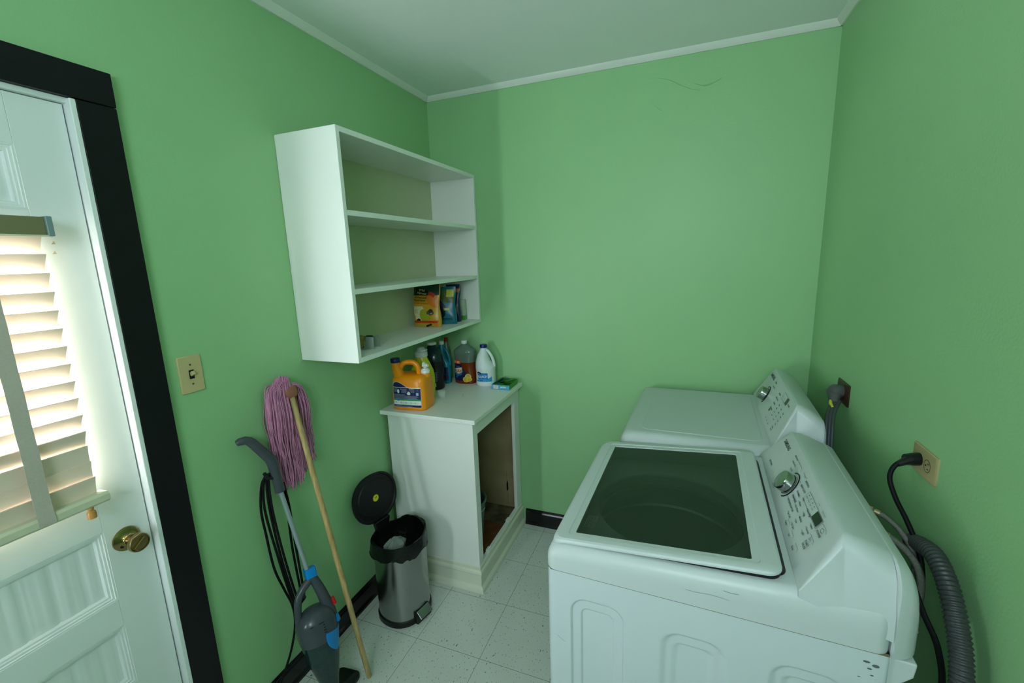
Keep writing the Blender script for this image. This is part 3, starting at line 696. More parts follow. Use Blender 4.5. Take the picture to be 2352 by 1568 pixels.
# cords and hoses: points given in the room, turned into the machine's own frame
def loc_of(t, pts):
    M = (Matrix.Translation(t.location) @ Euler(t.rotation_euler).to_matrix().to_4x4()).inverted(); return [M @ Vector(p) for p in pts]
gcord = mat('grey_cord', (66, 74, 76), .45); braid = mat('braided_steel', (122, 124, 116), .35, .7, noise=(300, .5), bump=(900, .8, .002)); 
pts = spline([(1.935,-.515,1.095),(1.905,-.575,1.06),(1.895,-.612,1.00),(1.893,-.635,.92),(1.90,-.65,.80),(1.90,-.62,.5),(1.87,-.5,.3)], 8)
m = MB()
for off in (-.0095, 0, .0095): m.tube(loc_of(dy, [p+Vector((off*.9, -off*.3, 0)) for p in pts]), .0062, 10)
dc = m.build('power_cord', gcord, dy); lab(dc, 'thick grey ribbed cord')
m = MB(); m.tube(loc_of(dy, [(1.966-.006,-.478,1.120),(1.935,-.488,1.123),(1.918,-.50,1.118)]), [.024,.026,.018], 14); m.tube(loc_of(dy, [(1.945,-.485,1.124),(1.93,-.50,1.105),(1.925,-.522,1.086)]), [.022,.020,.014], 12)
pg = m.build('plug', mat('grey_rubber_plug', (84, 88, 84), .5, bump=(60, .6, .004)), dc)
MB().tube(loc_of(dy, [(1.92,-.508,1.098),(1.912,-.535,1.090),(1.915,-.552,1.078)]), .0052, 8).build('warning_tag', mat('yellow_tag', (214, 204, 60), .5), dc)
pts = spline([(1.930,-1.075,1.117),(1.912,-1.078,1.113),(1.899,-1.083,1.095),(1.896,-1.09,1.07),(1.903,-1.115,1.035),(1.915,-1.150,1.000),(1.926,-1.19,.955),(1.928,-1.215,.91),(1.926,-1.225,.86),(1.925,-1.225,.80),(1.92,-1.20,.6),(1.90,-1.1,.4)], 8)
wc = MB().tube(loc_of(ws, pts), .0055, 10).build('power_cord', black_rub, ws); lab(wc, 'black power cord arching up to the outlet')
m = MB(); m.tube(loc_of(ws, [(1.9605,-1.058,1.122),(1.945,-1.062,1.121),(1.930,-1.066,1.120)]), [.0160,.0155,.0135], 12); m.tube(loc_of(ws, [(1.940,-1.067,1.122),(1.925,-1.073,1.117),(1.91,-1.079,1.111)]), [.012,.009,.0065], 10)
m.build('plug', black_pl, wc)
# outlet position to the room side of the wall: hoses
for pth, r_, nm in (([(1.845,-1.135,1.010),(1.87,-1.150,1.005),(1.895,-1.165,.985),(1.915,-1.19,.95),(1.92,-1.20,.90),(1.915,-1.20,.80),(1.90,-1.15,.6)], .0062, 'water_hose'),
                    ([(1.845,-1.190,.985),(1.872,-1.205,.978),(1.90,-1.222,.955),(1.915,-1.235,.92),(1.918,-1.24,.87),(1.912,-1.24,.78),(1.89,-1.2,.62)], .0078, 'water_hose')):
    pp = loc_of(ws, spline(pth, 8)); ho = MB().tube(pp, r_, 12).build(nm, braid, ws)
    lab(ho, 'braided steel water hose behind the washer')
    m = MB(); m.tube(pp[0:3], [r_*1.5, r_*1.5, r_*1.5], 6); m.tube([pp[3], pp[6]], [r_*1.25, r_*1.25], 14); m.build('fitting', mat('old_brass', (168, 156, 118), .35, .8, noise=(60, .3)), ho)
pp = loc_of(ws, spline([(1.87,-1.30,.955),(1.885,-1.33,.90),(1.905,-1.36,.84),(1.915,-1.37,.74),(1.915,-1.34,.5),(1.90,-1.3,.2)], 8)); lab(MB().tube(pp, .0055, 8).build('loose_cord', black_rub, ws), 'thin dark cord hanging behind the washer')
# corrugated drain hose
cl = spline([(1.925,-1.16,.955),(1.925,-1.205,.975),(1.924,-1.265,.985),(1.922,-1.33,.955),(1.918,-1.395,.885),(1.915,-1.425,.80),(1.915,-1.435,.70),(1.915,-1.43,.55),(1.91,-1.40,.35),(1.90,-1.35,.2)], 30)
# resample evenly
seg = [0]
for a, b in zip(cl, cl[1:]): seg.append(seg[-1]+(b-a).length)
step = .0016; res = []; j = 0
for i in range(int(seg[-1]/step)):
    s_ = i*step
    while seg[j+1] < s_: j += 1
    res.append(cl[j].lerp(cl[j+1], (s_-seg[j])/(seg[j+1]-seg[j])))
rad = [.0175+.0016*math.sin(i*step/.0088*2*PI) for i in range(len(res))]
lab(MB().tube(loc_of(ws, res), rad, 16).build('drain_hose', mat('grey_corrugated_hose', (58, 62, 62), .4), ws, ang=70), 'thick grey corrugated drain hose against the right wall')
m = MB(); m.T = Matrix.Identity(4); m.prism([(.742,.885),(.752,.90),(.768,.885),(.772,.862),(.742,.858)], .09, .125, 'y'); m.build('hose_clip', white_pl, ws, bevel=.002)

# ---------------------------------------------------------------- trash can
tc_ = thing('trash_can', 'small steel pedal bin with its black lid standing open, beside the base cabinet', 'trash can', (.205, -.845, 0), R(-12))
RX, RY = .113, .117
ring = lambda z, k=1.0, e=2.25, n=48: sup(0, 0, RX*k, RY*k, z, e, n)
MB().loft([ring(0,1.0), ring(.003,1.045), ring(.026,1.045), ring(.030,1.0)]).build('base_ring', black_pl, tc_)
MB().loft([ring(.028,.998), ring(.385,1.0)], cap1=False).build('steel_body', steelm, tc_)
pd = MB(); pd.loft([[(.098,y,z) for y,z in ((-.046,.002),(.046,.002),(.046,.058),(-.046,.058))], [(.128,y,z) for y,z in ((-.044,.002),(.044,.002),(.044,.050),(-.044,.050))]])
po = pd.build('pedal_housing', black_pl, tc_, bevel=.003)
pt = MB(); pt.T = Matrix.Translation((.128,0,.043)) @ Matrix.Rotation(R(-48), 4, 'Y')
pt.box(-.003, .005, -.037, .037, -.020, .020); lab(pt.build('pedal', steelm, tc_, bevel=.003), 'brushed metal foot pedal')
# liner bag folded over the rim
random.seed(3); n = 72
nz = [[random.uniform(-1,1) for _ in range(n)] for _ in range(7)]
lr = []
for q, (z, k, a) in enumerate(((.338,1.085,.012),(.350,1.075,.006),(.378,1.06,.004),(.402,1.03,.004),(.400,.965,.003),(.372,.94,.006),(.315,.88,.010),(.27,.6,.01))):
    rr = []
    for i, (x, y, _) in enumerate(sup(0,0,RX*k,RY*k,0,2.25,n)):
        t = 2*PI*i/n; w_ = .5*math.sin(5*t+q*1.3)+.35*math.sin(11*t-q)+.35*nz[min(q,6)][i]
        dz = a*w_*(1.0 if q else 1.1)+(.022*math.exp(-((t-1.6)/.7)**2) if q >= 2 and q < 5 else 0)
        f = 1+(.018*w_ if q in (0,1,2) else .012*w_)+(.07*math.exp(-((t-1.25)/.22)**2) if q < 4 else 0)+(.06*math.exp(-((t-4.3)/.35)**2) if q < 4 else 0)
        rr.append((x*f, y*f, z+dz))
    lr.append(rr)
lin = MB().loft(lr, cap0=False).build('bin_liner', mat('black_bag_film', (10, 11, 12), .28, bump=(70, .5, .004)), tc_, ang=45, fix=False); lab(lin, 'crumpled black bag folded over the rim')
pp_ = MB(); rs = []
for k in range(7):
    z = .318+.012*k; rs.append([(.0+.045*math.sin((k+.7)/7.4*PI)*(1+.25*math.sin(3*i+k))*math.cos(2*PI*i/14), -.03+.055*math.sin((k+.7)/7.4*PI)*(1+.25*math.cos(2*i+k*2))*math.sin(2*PI*i/14), z+.006*math.sin(i*2.3)) for i in range(14)])
pp_.loft(rs); cr = pp_.build('crumpled_paper', mat('shaded_white_paper', (122, 130, 126), .7), ang=15)  # white paper greyed to carry the shade down in the bin
cr.location = (.205, -.845, 0); cr.rotation_euler = (0,0,R(-12)); tag(cr, 'crumpled white paper lying in the black bin bag', 'paper')
# open lid leaning back against the wall
ld = MB(); LT = Matrix.Translation((-.150, -.0, .540)) @ Matrix.Rotation(R(90-7), 4, 'Y'); ld.T = LT
ld.loft([sup(0,0,.100,.108,-.018,2.2,48), sup(0,0,.113,.121,-.010,2.2,48), sup(0,0,.118,.126,.004,2.2,48), sup(0,0,.117,.125,.010,2.2,48), sup(0,0,.108,.116,.010,2.2,48), sup(0,0,.104,.112,.003,2.2,48), sup(0,0,.088,.096,.003,2.2,48), sup(0,0,.084,.092,.0065,2.2,48), sup(0,0,.001,.001,.0065,2.2,48)], cap1=False)
lido = ld.build('lid', mat('black_lid_plastic', (9, 10, 11), .55), tc_, ang=30)
hm = MB(); hm.T = Matrix.Translation((-.118,0,0)); hm.loft([[(x, y, z) for x, y in ((-.03*0-.012,-.040*k),(.014,-.040*k),(.014,.040*k),(-.012,.040*k))] for z, k in ((.385,.8),(.41,.95),(.44,1.1))])
hm.build('hinge', black_pl, tc_, bevel=.004)
u_ = LT.to_3x3() @ Vector((0,1,0)); v_ = LT.to_3x3() @ Vector((-1,0,0)); o_ = LT @ Vector((.002,0,.0068))
d = Decal(o_, u_, v_); d.disc(0, 0, .0165, .0165, 0, 28); d.disc(0, 0, .0150, .0150, 1, 28); d.disc(0,0,.0142,.0142,0,28); d.text('H', .001, .008, .016, 1, True, rot=PI+.15); d.disc(0,.0,.0001,.0001,0,6)
lab(d.build('sticker', [mat('yellow_sticker', (224, 218, 20), .45), mat('text_black', (24,28,28))], lido), 'round yellow sticker')

# ---------------------------------------------------------------- mop
mp = thing('mop', 'upturned string mop with pink strands and a bare wooden handle, leaning on the wall', 'mop', (.282, -1.206, 0))
ml = lambda pts: [Vector(p)-Vector((.282, -1.206, 0)) for p in pts]
MB().tube(ml([(.282,-1.206,.0115),(.281,-1.206,.016),(.171,-1.206,.60),(.062,-1.206,1.172)]), [.0082,.0102,.0106,.0104], 18).build('handle', mop_wood, mp)
cl_ = MB(); cl_.T = Matrix.Translation(Vector((.0585,-1.207,1.183))-Vector((.282,-1.206,0))) @ Matrix.Rotation(R(-12), 4, 'Y')
cl_.loft([sup(0,0,.013,.020,-.018,3,20), sup(0,0,.016,.027,-.010,3,20), sup(0,0,.016,.030,.012,3,20), sup(0,0,.012,.026,.020,3,20)])
lab(cl_.build('mop_head_block', mat('pinkish_wood_block', (156, 96, 78), .5), mp), 'reddish wooden block')
random.seed(11); ms_ = MB()
for i in range(300):
    right = i % 10 < 3
    a = random.random(); s0 = (.055+random.uniform(-.012,.012), -1.212+random.uniform(-.020,.016), 1.192)
    if right:
        ye = -1.170+.062*a; xe = random.uniform(.008, .045); ze = random.uniform(.85, .93)-.05*(1-a)+.02; ya = -1.196+.035*a
        za = 1.212+random.uniform(-.012,.014)-.02*a; mid = (xe+random.uniform(.0,.018), ye-.010-.016*(1-a), 1.06)
    else:
        ye = -1.262+.085*a+random.uniform(-.01,.01); xe = random.uniform(.006, .052); ze = random.uniform(.805, .87); ya = -1.262+.055*a
        za = 1.235+random.uniform(-.016,.012)-.035*(1-a)**2; mid = (min(xe+random.uniform(.0,.03), .075), -1.292+.100*a, 1.07)
    j = lambda s: random.uniform(-s, s)
    side = .018 if a > .6 and not right else 0
    xa = min(.07, max(.010, xe+.012))
    P = [s0, (xa, (s0[1]+ya)/2, za+.0), (xa+j(.006), ya+(mid[1]-ya)*.45, 1.205+j(.012)-(.02 if right else 0)), (mid[0], mid[1]+(ye-mid[1])*.05, 1.12+j(.01)), mid]
    for q in range(1, 6):
        f = q/5; z = 1.07+(ze-1.07)*f; P.append((max(.004, mid[0]+(xe-mid[0])*f+j(.0035)), mid[1]+(ye-mid[1])*f+j(.0042), z))
    P[-1] = (max(.004, P[-1][0]+j(.005)), P[-1][1]+j(.008), P[-1][2])
    # keep clear of the handle, which runs in front of the strands
    Q = []
    for x, y, z in spline(P, 4):
        hx = .282-(.220)*(z-.012)/1.16
        if abs(y+1.206) < .020 and z < 1.172: x = min(x, hx-.0145)
        Q.append((max(.0035, x), y, z))
    ms_.tube(ml(Q), .00165+random.uniform(-.0002,.0004), 5)
ob = ms_.build('strands', mat('pink_cotton_yarn', (204, 134, 172), .9, noise=(34, .38), bump=(500, .6, .001)), mp, fix=False); ob['kind'] = 'stuff'; lab(ob, 'pink cotton mop strands')

# ---------------------------------------------------------------- stick vacuum
A = Vector((.236, -1.350, .050)); B = Vector((.126, -1.287, .500)); wz = (B-A).normalized()
vl = Vector((.0, -1, 0)); vl = (vl-wz*vl.dot(wz)).normalized(); vl = (Matrix.Rotation(R(-22), 3, wz) @ vl).normalized(); vd_ = wz.cross(vl)
O_ = Vector((.236, -1.350, 0))
VM = Matrix(((vl.x, -vd_.x, wz.x, A.x-O_.x), (vl.y, -vd_.y, wz.y, A.y-O_.y), (vl.z, -vd_.z, wz.z, A.z-O_.z), (0,0,0,1)))
# local frame: X = toward the door along the wall, Z = up along the stick, Y = its thickness
vc = thing('stick_vacuum', 'grey and blue stick vacuum cleaner leaning on the wall beside the mop', 'vacuum cleaner', tuple(O_))
def vm(): m = MB(); m.T = VM; return m
vsup = lambda c, a, b, z, e=2.3, n=36: sup(c, 0, a, b, z, e, n)
cup = bpy.data.materials.new('smoky_dust_cup'); cup.use_nodes = True; p_ = cup.node_tree.nodes['Principled BSDF']
nn = cup.node_tree.nodes.new('ShaderNodeTexNoise'); nn.inputs['Scale'].default_value = 12; rm_ = cup.node_tree.nodes.new('ShaderNodeMix'); rm_.data_type = 'RGBA'
rm_.inputs[6].default_value = srgb(24, 46, 48); rm_.inputs[7].default_value = srgb(48, 74, 74); cup.node_tree.links.new(nn.outputs['Fac'], rm_.inputs[0]); cup.node_tree.links.new(rm_.outputs[2], p_.inputs['Base Color'])
p_.inputs['Roughness'].default_value = .12; p_.inputs['Transmission Weight'].default_value = .25
o1 = vm().loft([vsup(-.002,.024,.020,.015), vsup(-.002,.027,.024,.04), vsup(0,.036,.034,.08), vsup(.002,.047,.043,.125), vsup(.004,.057,.050,.17), vsup(.006,.0625,.054,.215), vsup(.006,.064,.055,.232)]).build('dust_cup', cup, vc); lab(o1, 'smoky see-through dust cup')
mo = vm().loft([vsup(.006,.0655,.0565,.230), vsup(.008,.069,.059,.262), vsup(.009,.070,.060,.295), vsup(.009,.063,.056,.315), vsup(.008,.051,.047,.333), vsup(.006,.034,.032,.345), vsup(.006,.010,.010,.350)]).build('motor_housing', charcoal, vc)
sp = vm(); P = [(-.042,0,.235),(-.046,0,.29),(-.040,0,.34),(-.026,0,.40),(-.008,0,.457)]; P2 = spline(P, 6)
sp.tube(P2, [.026-.010*i/(len(P2)-1) for i in range(len(P2))], 14, squash=1.15); P = spline([(.062,0,.285),(.064,0,.330),(.056,0,.385),(.040,0,.418),(.014,0,.440),(-.006,0,.452)], 6)
sp.tube(P, [.0125+.002*i/len(P) for i in range(len(P))], 12, squash=.9); lab(sp.build('carry_handle', charcoal, vc), 'dark loop carry handle')
col = vm(); col.loft([[(x-.004, y, z) for x, y, _ in rrect(-.019,.019,-.018,.018,.005,3)] for z in (.455,.491)]); co = col.build('release_collar', bluepl, vc, bevel=.003); lab(co, 'bright blue collar')
gq = vm(); gq.box(-.0255, -.0225, -.014, .014, .457, .494); gq.build('collar_badge', mat('silver_grey_plastic', (150, 156, 154), .3), vc, bevel=.001)
bl = vm(); rr = []
# blue latch wrapping the front edge of the cup
lt = []; NS = 16
for iz in range(9):
    f = iz/8; z = .172+.078*f; row_o, row_i = [], []
    half = R(62)*math.sin(math.acos(max(-1, min(1, 1-f*1.15)))) if f < .87 else R(62); half = max(half, R(14))
    a_ = .058+(.0705-.058)*f; b_ = .052+(.0605-.052)*f; 
    for i in range(NS+1):
        t = PI+(-half+2*half*i/NS)+R(22); row_o.append((.007+(a_+.003)*math.cos(t), (b_+.003)*math.sin(t), z+.012*abs(2*i/NS-1)**2*(1 if f > .6 else 0))); row_i.append((.007+(a_-.003)*math.cos(t), (b_-.003)*math.sin(t), z))
    lt.append(row_o+row_i[::-1])
bl.loft(lt); lab(bl.build('cup_latch', bluepl, vc, ang=50), 'blue cup latch')
b2 = vm(); b2.tube([(-.062,-.018,.262),(-.060,-.016,.29)], [.013,.010], 4); b2.build('latch_button', bluepl, vc, bevel=.002)
b3 = vm(); b3.tube([(-.064,-.012,.325),(-.060,-.010,.352)], [.0085,.0075], 12); lab(b3.build('power_switch', mat('red_switch', (190, 26, 22), .3), vc), 'red power switch')
vt = vm()
for i in range(5):
    x1 = .010-.001*i
    for s_ in (1,):
        z = .306-.0095*i; ya = -.058; vt.add([(.045-.004*i, ya*.90-.0015, z), (x1-.012, ya-.0025, z), (x1-.012, ya-.0025, z-.0035), (.045-.004*i, ya*.90-.0015, z-.0035)], [(0,1,2,3)])
vt.build('air_vents', dark, mo, smooth=False, fix=False)
tbm = MB(); tbm.tube([Vector(p)-O_ for p in ((.1275,-1.2885,.490),(.0735,-1.3155,.850))], .0083, 20); lab(tbm.build('tube', steel_rod, vc), 'slim silver tube')
rl = lambda pts: [Vector(p)-O_ for p in pts]
hd = MB(); hp = [Vector(p) for p in ((.0735,-1.3155,.846),(.0655,-1.3168,.905),(.0600,-1.3180,.948),(.0575,-1.3200,.964),(.0555,-1.3260,.978),(.0500,-1.3480,1.014),(.0440,-1.3690,1.048),(.0405,-1.3800,1.062),(.0365,-1.3900,1.068),(.0300,-1.4060,1.068),(.0270,-1.4150,1.066))]; nH = len(hp)
hd.tube(rl(hp), [.0155,.0160,.0170,.0175,.0165,.0155,.0145,.0135,.0125,.0115,.0085], 16, squash=1.1); gho = hd.build('grip_handle', charcoal, vc)
hk = MB(); hk.tube(rl([(.066,-1.330,.905),(.058,-1.345,.912),(.053,-1.352,.932)]), [.007,.0075,.006], 10); hk.build('cord_hook', black_pl, vc)
hk = MB(); hk.tube(rl([(.118,-1.318,.428),(.100,-1.332,.400),(.092,-1.340,.375)]), [.012,.012,.004], 8); hk.build('cord_hook', black_pl, vc)
cm = MB()
loops = [[(.060,-1.338,.925),(.048,-1.352,.905),(.048,-1.366,.800),(.056,-1.350,.61),(.068,-1.333,.44),(.088,-1.332,.395),(.104,-1.315,.41),(.088,-1.302,.43),(.064,-1.292,.60),(.055,-1.284,.78),(.056,-1.295,.865)],
         [(.060,-1.336,.925),(.055,-1.348,.905),(.054,-1.352,.800),(.060,-1.343,.62),(.075,-1.330,.45),(.094,-1.330,.40),(.108,-1.309,.42),(.094,-1.295,.46),(.072,-1.284,.62),(.060,-1.277,.76),(.060,-1.288,.865)],
         [(.060,-1.334,.925),(.058,-1.343,.90),(.063,-1.349,.80),(.067,-1.337,.63),(.080,-1.325,.47),(.098,-1.326,.41)],
         [(.060,-1.336,.925),(.044,-1.358,.895),(.036,-1.371,.80),(.033,-1.364,.69),(.033,-1.353,.55),(.033,-1.326,.44),(.031,-1.301,.35),(.0285,-1.298,.27),(.0275,-1.322,.19),(.0265,-1.362,.122),(.0265,-1.42,.06),(.03,-1.50,.006),(.06,-1.60,.0055)]]
for L_ in loops: cm.tube(rl(spline(L_, 8)), .0043, 8)
lab(cm.build('power_cord', black_rub, vc), 'black cord looped over the two hooks')
fh = MB(); fh.loft([[(x, y, z) for x, y, _ in rrect(-.052, .048, -.105, .105, .022, 4)] for z in (.006,.020)]+[[(x*.8-.002, y*.88, .034) for x, y, _ in rrect(-.052,.048,-.105,.105,.022,4)], [(x*.45-.0, y*.3, .046) for x, y, _ in rrect(-.052,.048,-.105,.105,.022,4)]])
fh.T = Matrix.Identity(4)
fo = fh.build('floor_head', black_pl, vc, bevel=.002); fo.location = (-.030, .038, .0); fo.rotation_euler = (0, 0, R(6))
nk = MB(); nk.tube(rl([(.232,-1.345,.030),(.234,-1.349,.048),(.232,-1.348,.070)]), [.020,.022,.024], 14); nk.build('neck', black_pl, vc)

# ---------------------------------------------------------------- bottles and packs on the base cabinet
TZ = CT+.0006
orange = mat('orange_jug_plastic', (242, 146, 10), .32, noise=(6,.04)); wl_ = mat('label_white', (226, 230, 224), .45); grn = mat('label_green', (20, 150, 84), .45); lnavy = mat('label_navy', (20, 26, 84), .4); lgrey = mat('label_grey_print', (150, 156, 180), .5); lblue = mat('label_blue', (24, 120, 190), .4)
jg = thing('detergent_jug', 'large orange detergent jug with a blue cap, white tap and dark blue label', 'jug', (.141, -.550, TZ), R(6))
jr = lambda z, ax, ay, cx=0, e=5: sup(cx, 0, ax, ay, z, e, 64)
JR = [(0,.088,.060),(.006,.093,.065),(.03,.0945,.066),(.10,.092,.0655),(.145,.089,.063),(.160,.086,.060),(.172,.079,.053),(.178,.066,.042),(.180,.04,.026)]
MB().loft([jr(z,a,b) for z,a,b in JR]).build('jug_body', orange, jg, ang=50)
nk = MB(); nk.loft([sup(-.050,-.012,.034,.034,.135,3,28), sup(-.056,-.026,.028,.028,.175,2.4,28), sup(-.063,-.036,.0225,.0225,.215,2,28), sup(-.065,-.040,.0205,.0205,.243,2,28)]); nk.build('pour_neck', orange, jg)
MB().lathe([(.0225,0),(.0232,.002),(.0232,.018),(.0215,.0205)], 32, (-.065,-.040,.242)).build('cap', navy, jg)
hm = MB(); P = spline([(-.066,-.030,.172),(-.052,-.024,.205),(-.036,-.016,.230),(-.012,-.008,.237),(.014,-.004,.235),(.031,-.002,.222),(.038,0,.198),(.040,0,.160)], 5); hm.tube(P, .0135, 16, squash=1.3); hm.build('handle', orange, jg)
sgm = MB(); sgm.lathe([(.026,.160),(.025,.178),(.024,.181)], 28, (.070,.010,0)); sgm.build('tap_seat', orange, jg)
sp = MB(); sp.lathe([(.0225,.180),(.0225,.188),(.0215,.196),(.0175,.199),(.0165,.203),(.009,.205)], 30, (.070,.010,0)); sp.lathe([(.0075,.203),(.0075,.226)], 16, (.070,.010,0)); sp.tube([(.062,.006,.219),(.084,.000,.220)], .0095, 16); sp.tube([(.084,.000,.220),(.092,-.002,.220)], .0065, 14)
sp.tube([(.060,.010,.214),(.062,.008,.228),(.070,.008,.232)], .0065, 10); lab(sp.build('tap', white_pl, jg), 'white push tap')
def wrapj(a, b, l):
    z = b; k = 0
    for (z0,ax0,ay0),(z1,ax1,ay1) in zip(JR, JR[1:]):
        if z0 <= z <= z1: k = (z-z0)/(z1-z0); ax, ay = ax0+(ax1-ax0)*k, ay0+(ay1-ay0)*k; break
    return Vector((a, -ay*max(0, 1-(abs(a)/ax)**5)**(1/5)-l-.0004, b))
d = Decal(wrap=wrapj); N_ = 24
xs = [-.078+.152*i/N_ for i in range(N_+1)]
wave = lambda x: .130+.016*math.cos((x+.055)/.060*PI/1.35) if x < .04 else .130+.016*math.cos((.095)/.060*PI/1.35)
tp = [(x, min(.146, wave(x))-max(0, (-.070-x)/.008)*.010) for x in xs]
d.strip([(x, y+.0016) for x, y in tp], [(x, .0165) for x in xs], 1); d.strip([(x*.985, y) for x, y in tp], [(x*.985, .018) for x in xs], 0)
d.rect(-.076,.118,.072,.1205, 1, 12); d.rect(-.076,.052,.072,.060, 2, 12); d.rect(-.076,.030,.072,.052, 1, 12)
d.disc(-.05,.056,.007,.007,3); 
for i, x in enumerate((-.062,-.034,-.008,.018,.044)): d.disc(x, .041, .0048, .0048, 2, 16); d.disc(x, .041, .003, .003, 1, 12); [d.rect(x+.008, .037+.003*j, x+.016, .0378+.003*j, 4) for j in range(3)]
for x0, w_ in ((-.07,.022),(-.028,.030),(.022,.022)):
    d.rect(x0-.004, .108, x0-.0022, .114, 1)
    for j in range(6 if w_ < .025 else 7): d.rect(x0, .1125-.0032*j, x0+w_-.001*(j%3), .1136-.0032*j, 4, 2)
d.disc(-.044,.101,.0058,.0105,1); d.disc(.012,.090,.0095,.0065,1); d.disc(.0125,.0975,.006,.004,1); d.rect(.052,.082,.064,.096,5)
for j in range(8): d.rect(-.072, .0845-.0034*j if j else .0845, .064-.004*((j*7)%4) if j > 1 else -.01, .0857-.0034*j, 4, 8)
for j in range(4): d.rect(-.068, .0265-.0026*j, .03-.006*j, .0275-.0026*j, 4, 6)
d.build('back_label', [lnavy, wl_, grn, lblue, lgrey, mat('label_pale_blue', (150, 190, 220))], jg)

yb = thing('yellow_bottle', 'yellow liquid bottle with a wide white dosing cap, behind the orange jug', 'bottle', (.086, -.372, TZ), 0)
yel = mat('yellow_bottle_plastic', (206, 204, 44), .3, noise=(5,.04)); q = lambda z,a,b,e=2.3: sup(0,0,a,b,z,e,40)
MB().loft([q(0,.060,.036),(q(.005,.066,.040)),q(.06,.070,.042),q(.12,.070,.042),q(.15,.064,.040),q(.185,.048,.034),(q(.208,.036,.030)),q(.222,.030,.028,2),q(.23,.028,.027,2)]).build('bottle_body', yel, yb)
c_ = MB(); c_.lathe([(.0335,.226),(.0345,.228),(.0345,.252),(.031,.254),(.030,.256),(.024,.258),(.022,.270),(.018,.278),(.008,.281)], 36); c_.build('cap', mat('grey_white_cap', (205, 210, 212), .35), yb)
c2 = MB(); c2.tube([(.031*math.cos(R(a)), .031*math.sin(R(a)), .262) for a in range(-60, 61, 10)], .0045, 6); c2.build('cap_rim', white_pl, yb)
dl = Decal(wrap=lambda a, b, l: Vector((a, -.042*math.sqrt(max(0,1-(abs(a)/.071)**2.3))-l, b))); dl.disc(.01, .075, .042, .045, 0, 28); dl.disc(.02, .098, .026, .020, 1, 24); dl.build('front_label', [mat('label_gold', (190, 160, 40)), mat('label_red', (176, 34, 26))], yb)

dk = thing('dark_bottle', 'tall near-black bottle with a barcode label, between the yellow and the blue bottle', 'bottle', (.072, -.238, TZ), 0)
dkm = mat('dark_teal_bottle', (14, 44, 48), .18); blk = mat('black_bottle_sleeve', (12, 14, 22), .25)
q = lambda z,a,e=2.1: sup(0,0,a,a*.80,z,e,40); m = MB(); m.loft([q(0,.056),q(.004,.061),q(.02,.064),q(.10,.064),q(.165,.062)]); m.build('black_sleeve', blk, dk)
MB().loft([q(.165,.0615),q(.19,.059),q(.215,.050),q(.235,.034),q(.252,.022),q(.260,.0195)]).build('bottle_body', dkm, dk); MB().lathe([(.0205,.256),(.027,.258),(.0275,.268),(.026,.272),(.010,.2725)], 32).build('cap', white_pl, dk)
dl = Decal(wrap=lambda a, b, l: Vector((.0642*math.sin(a/.0642), -.0642*.80*math.cos(a/.0642)-l*1.5-.0012, b)))
for j in range(12): dl.rect(.022, .105-.0048*j, .056-.003*(j%3), .107-.0048*j, 0, 4)
dl.rect(.020,.022,.042,.043, 1, 3); [dl.rect(.023+.0022*i, .024, .0241+.0022*i, .041, 2) for i in range(8)]
dl.build('back_label', [mat('violet_print', (120, 112, 140)), wl_, dark], dk)

bj = thing('blue_bottle', 'turquoise bottle with a looped side handle and white cap, beside the orange-brown cleaner', 'bottle', (.078, -.118, TZ), 0)
tq = mat('turquoise_bottle_plastic', (14, 120, 146), .25); q = lambda z,a,b,cx=0,e=2.4: sup(cx,0,a,b,z,e,36)
MB().loft([q(0,.034,.024),q(.005,.038,.027),q(.08,.040,.028),q(.13,.038,.028),q(.16,.026,.024,-.012),q(.20,.020,.020,-.016),q(.235,.016,.016,-.014,2),q(.248,.0135,.0135,-.014,2)]).build('bottle_body', tq, bj)
MB().tube(spline([(-.002,0,.225),(.018,0,.205),(.031,0,.175),(.036,0,.145),(.035,0,.115)],6), [.0075]*25, 12).build('handle', tq, bj); MB().lathe([(.0155,.246),(.0155,.266),(.014,.268)], 24, (-.014,0,0)).build('cap', white_pl, bj)
dl = Decal(wrap=lambda a, b, l: Vector((a, -.028*math.sqrt(max(0,1-(abs(a)/.041)**2.4))-l, b))); dl.rect(.0,.02,.033,.105,0,6); dl.rect(.004,.06,.02,.062,1,2); dl.build('label', [lnavy, lgrey], bj)

rb = thing('clear_bottle', 'slim clear bottle with a red cap, hidden behind the blue one in the corner', 'bottle', (.056, -.048, TZ), 0)
clr = mat('clear_plastic', (200, 214, 208), .15, trans=.8); MB().lathe([(.020,0),(.0225,.004),(.0225,.19),(.018,.215),(.011,.238),(.0095,.252)], 28).build('bottle_body', clr, rb); MB().lathe([(.0115,.250),(.0115,.272),(.010,.274)], 20).build('cap', mat('red_cap', (168, 22, 30), .35), rb)

aj = thing('cleaner_bottle', 'wide clear bottle of orange-brown cleaner with a lemon label and white cap', 'bottle', (.198, -.082, TZ), R(4))
q = lambda z,a,b,e=2.5: sup(0,0,a,b,z,e,48)
ajc = mat('clear_grey_plastic', (126, 150, 136), .14, trans=.35); ajl = mat('orange_brown_liquid', (122, 48, 14), .14)
AJ = [(0,.060,.033),(.004,.066,.037),(.03,.068,.038),(.08,.067,.038),(.135,.062,.036)]
MB().loft([q(*r_) for r_ in AJ]).build('liquid', ajl, aj)
MB().loft([q(.1352,.0622,.0362),q(.165,.064,.037),(q(.195,.068,.038)),q(.207,.066,.037),q(.222,.050,.030),q(.238,.028,.022),q(.246,.0165,.0165,2),q(.252,.0155,.0155,2)]).build('bottle_body', ajc, aj)
MB().lathe([(.0175,.250),(.0175,.268),(.0165,.2705)], 28).build('cap', white_pl, aj)
d = Decal(wrap=lambda a, b, l: Vector((a, -(.038-.014*max(0,b-.08)*2*.7)*math.sqrt(max(0,1-(abs(a)/.069)**2.5))-l-.0005, b)))
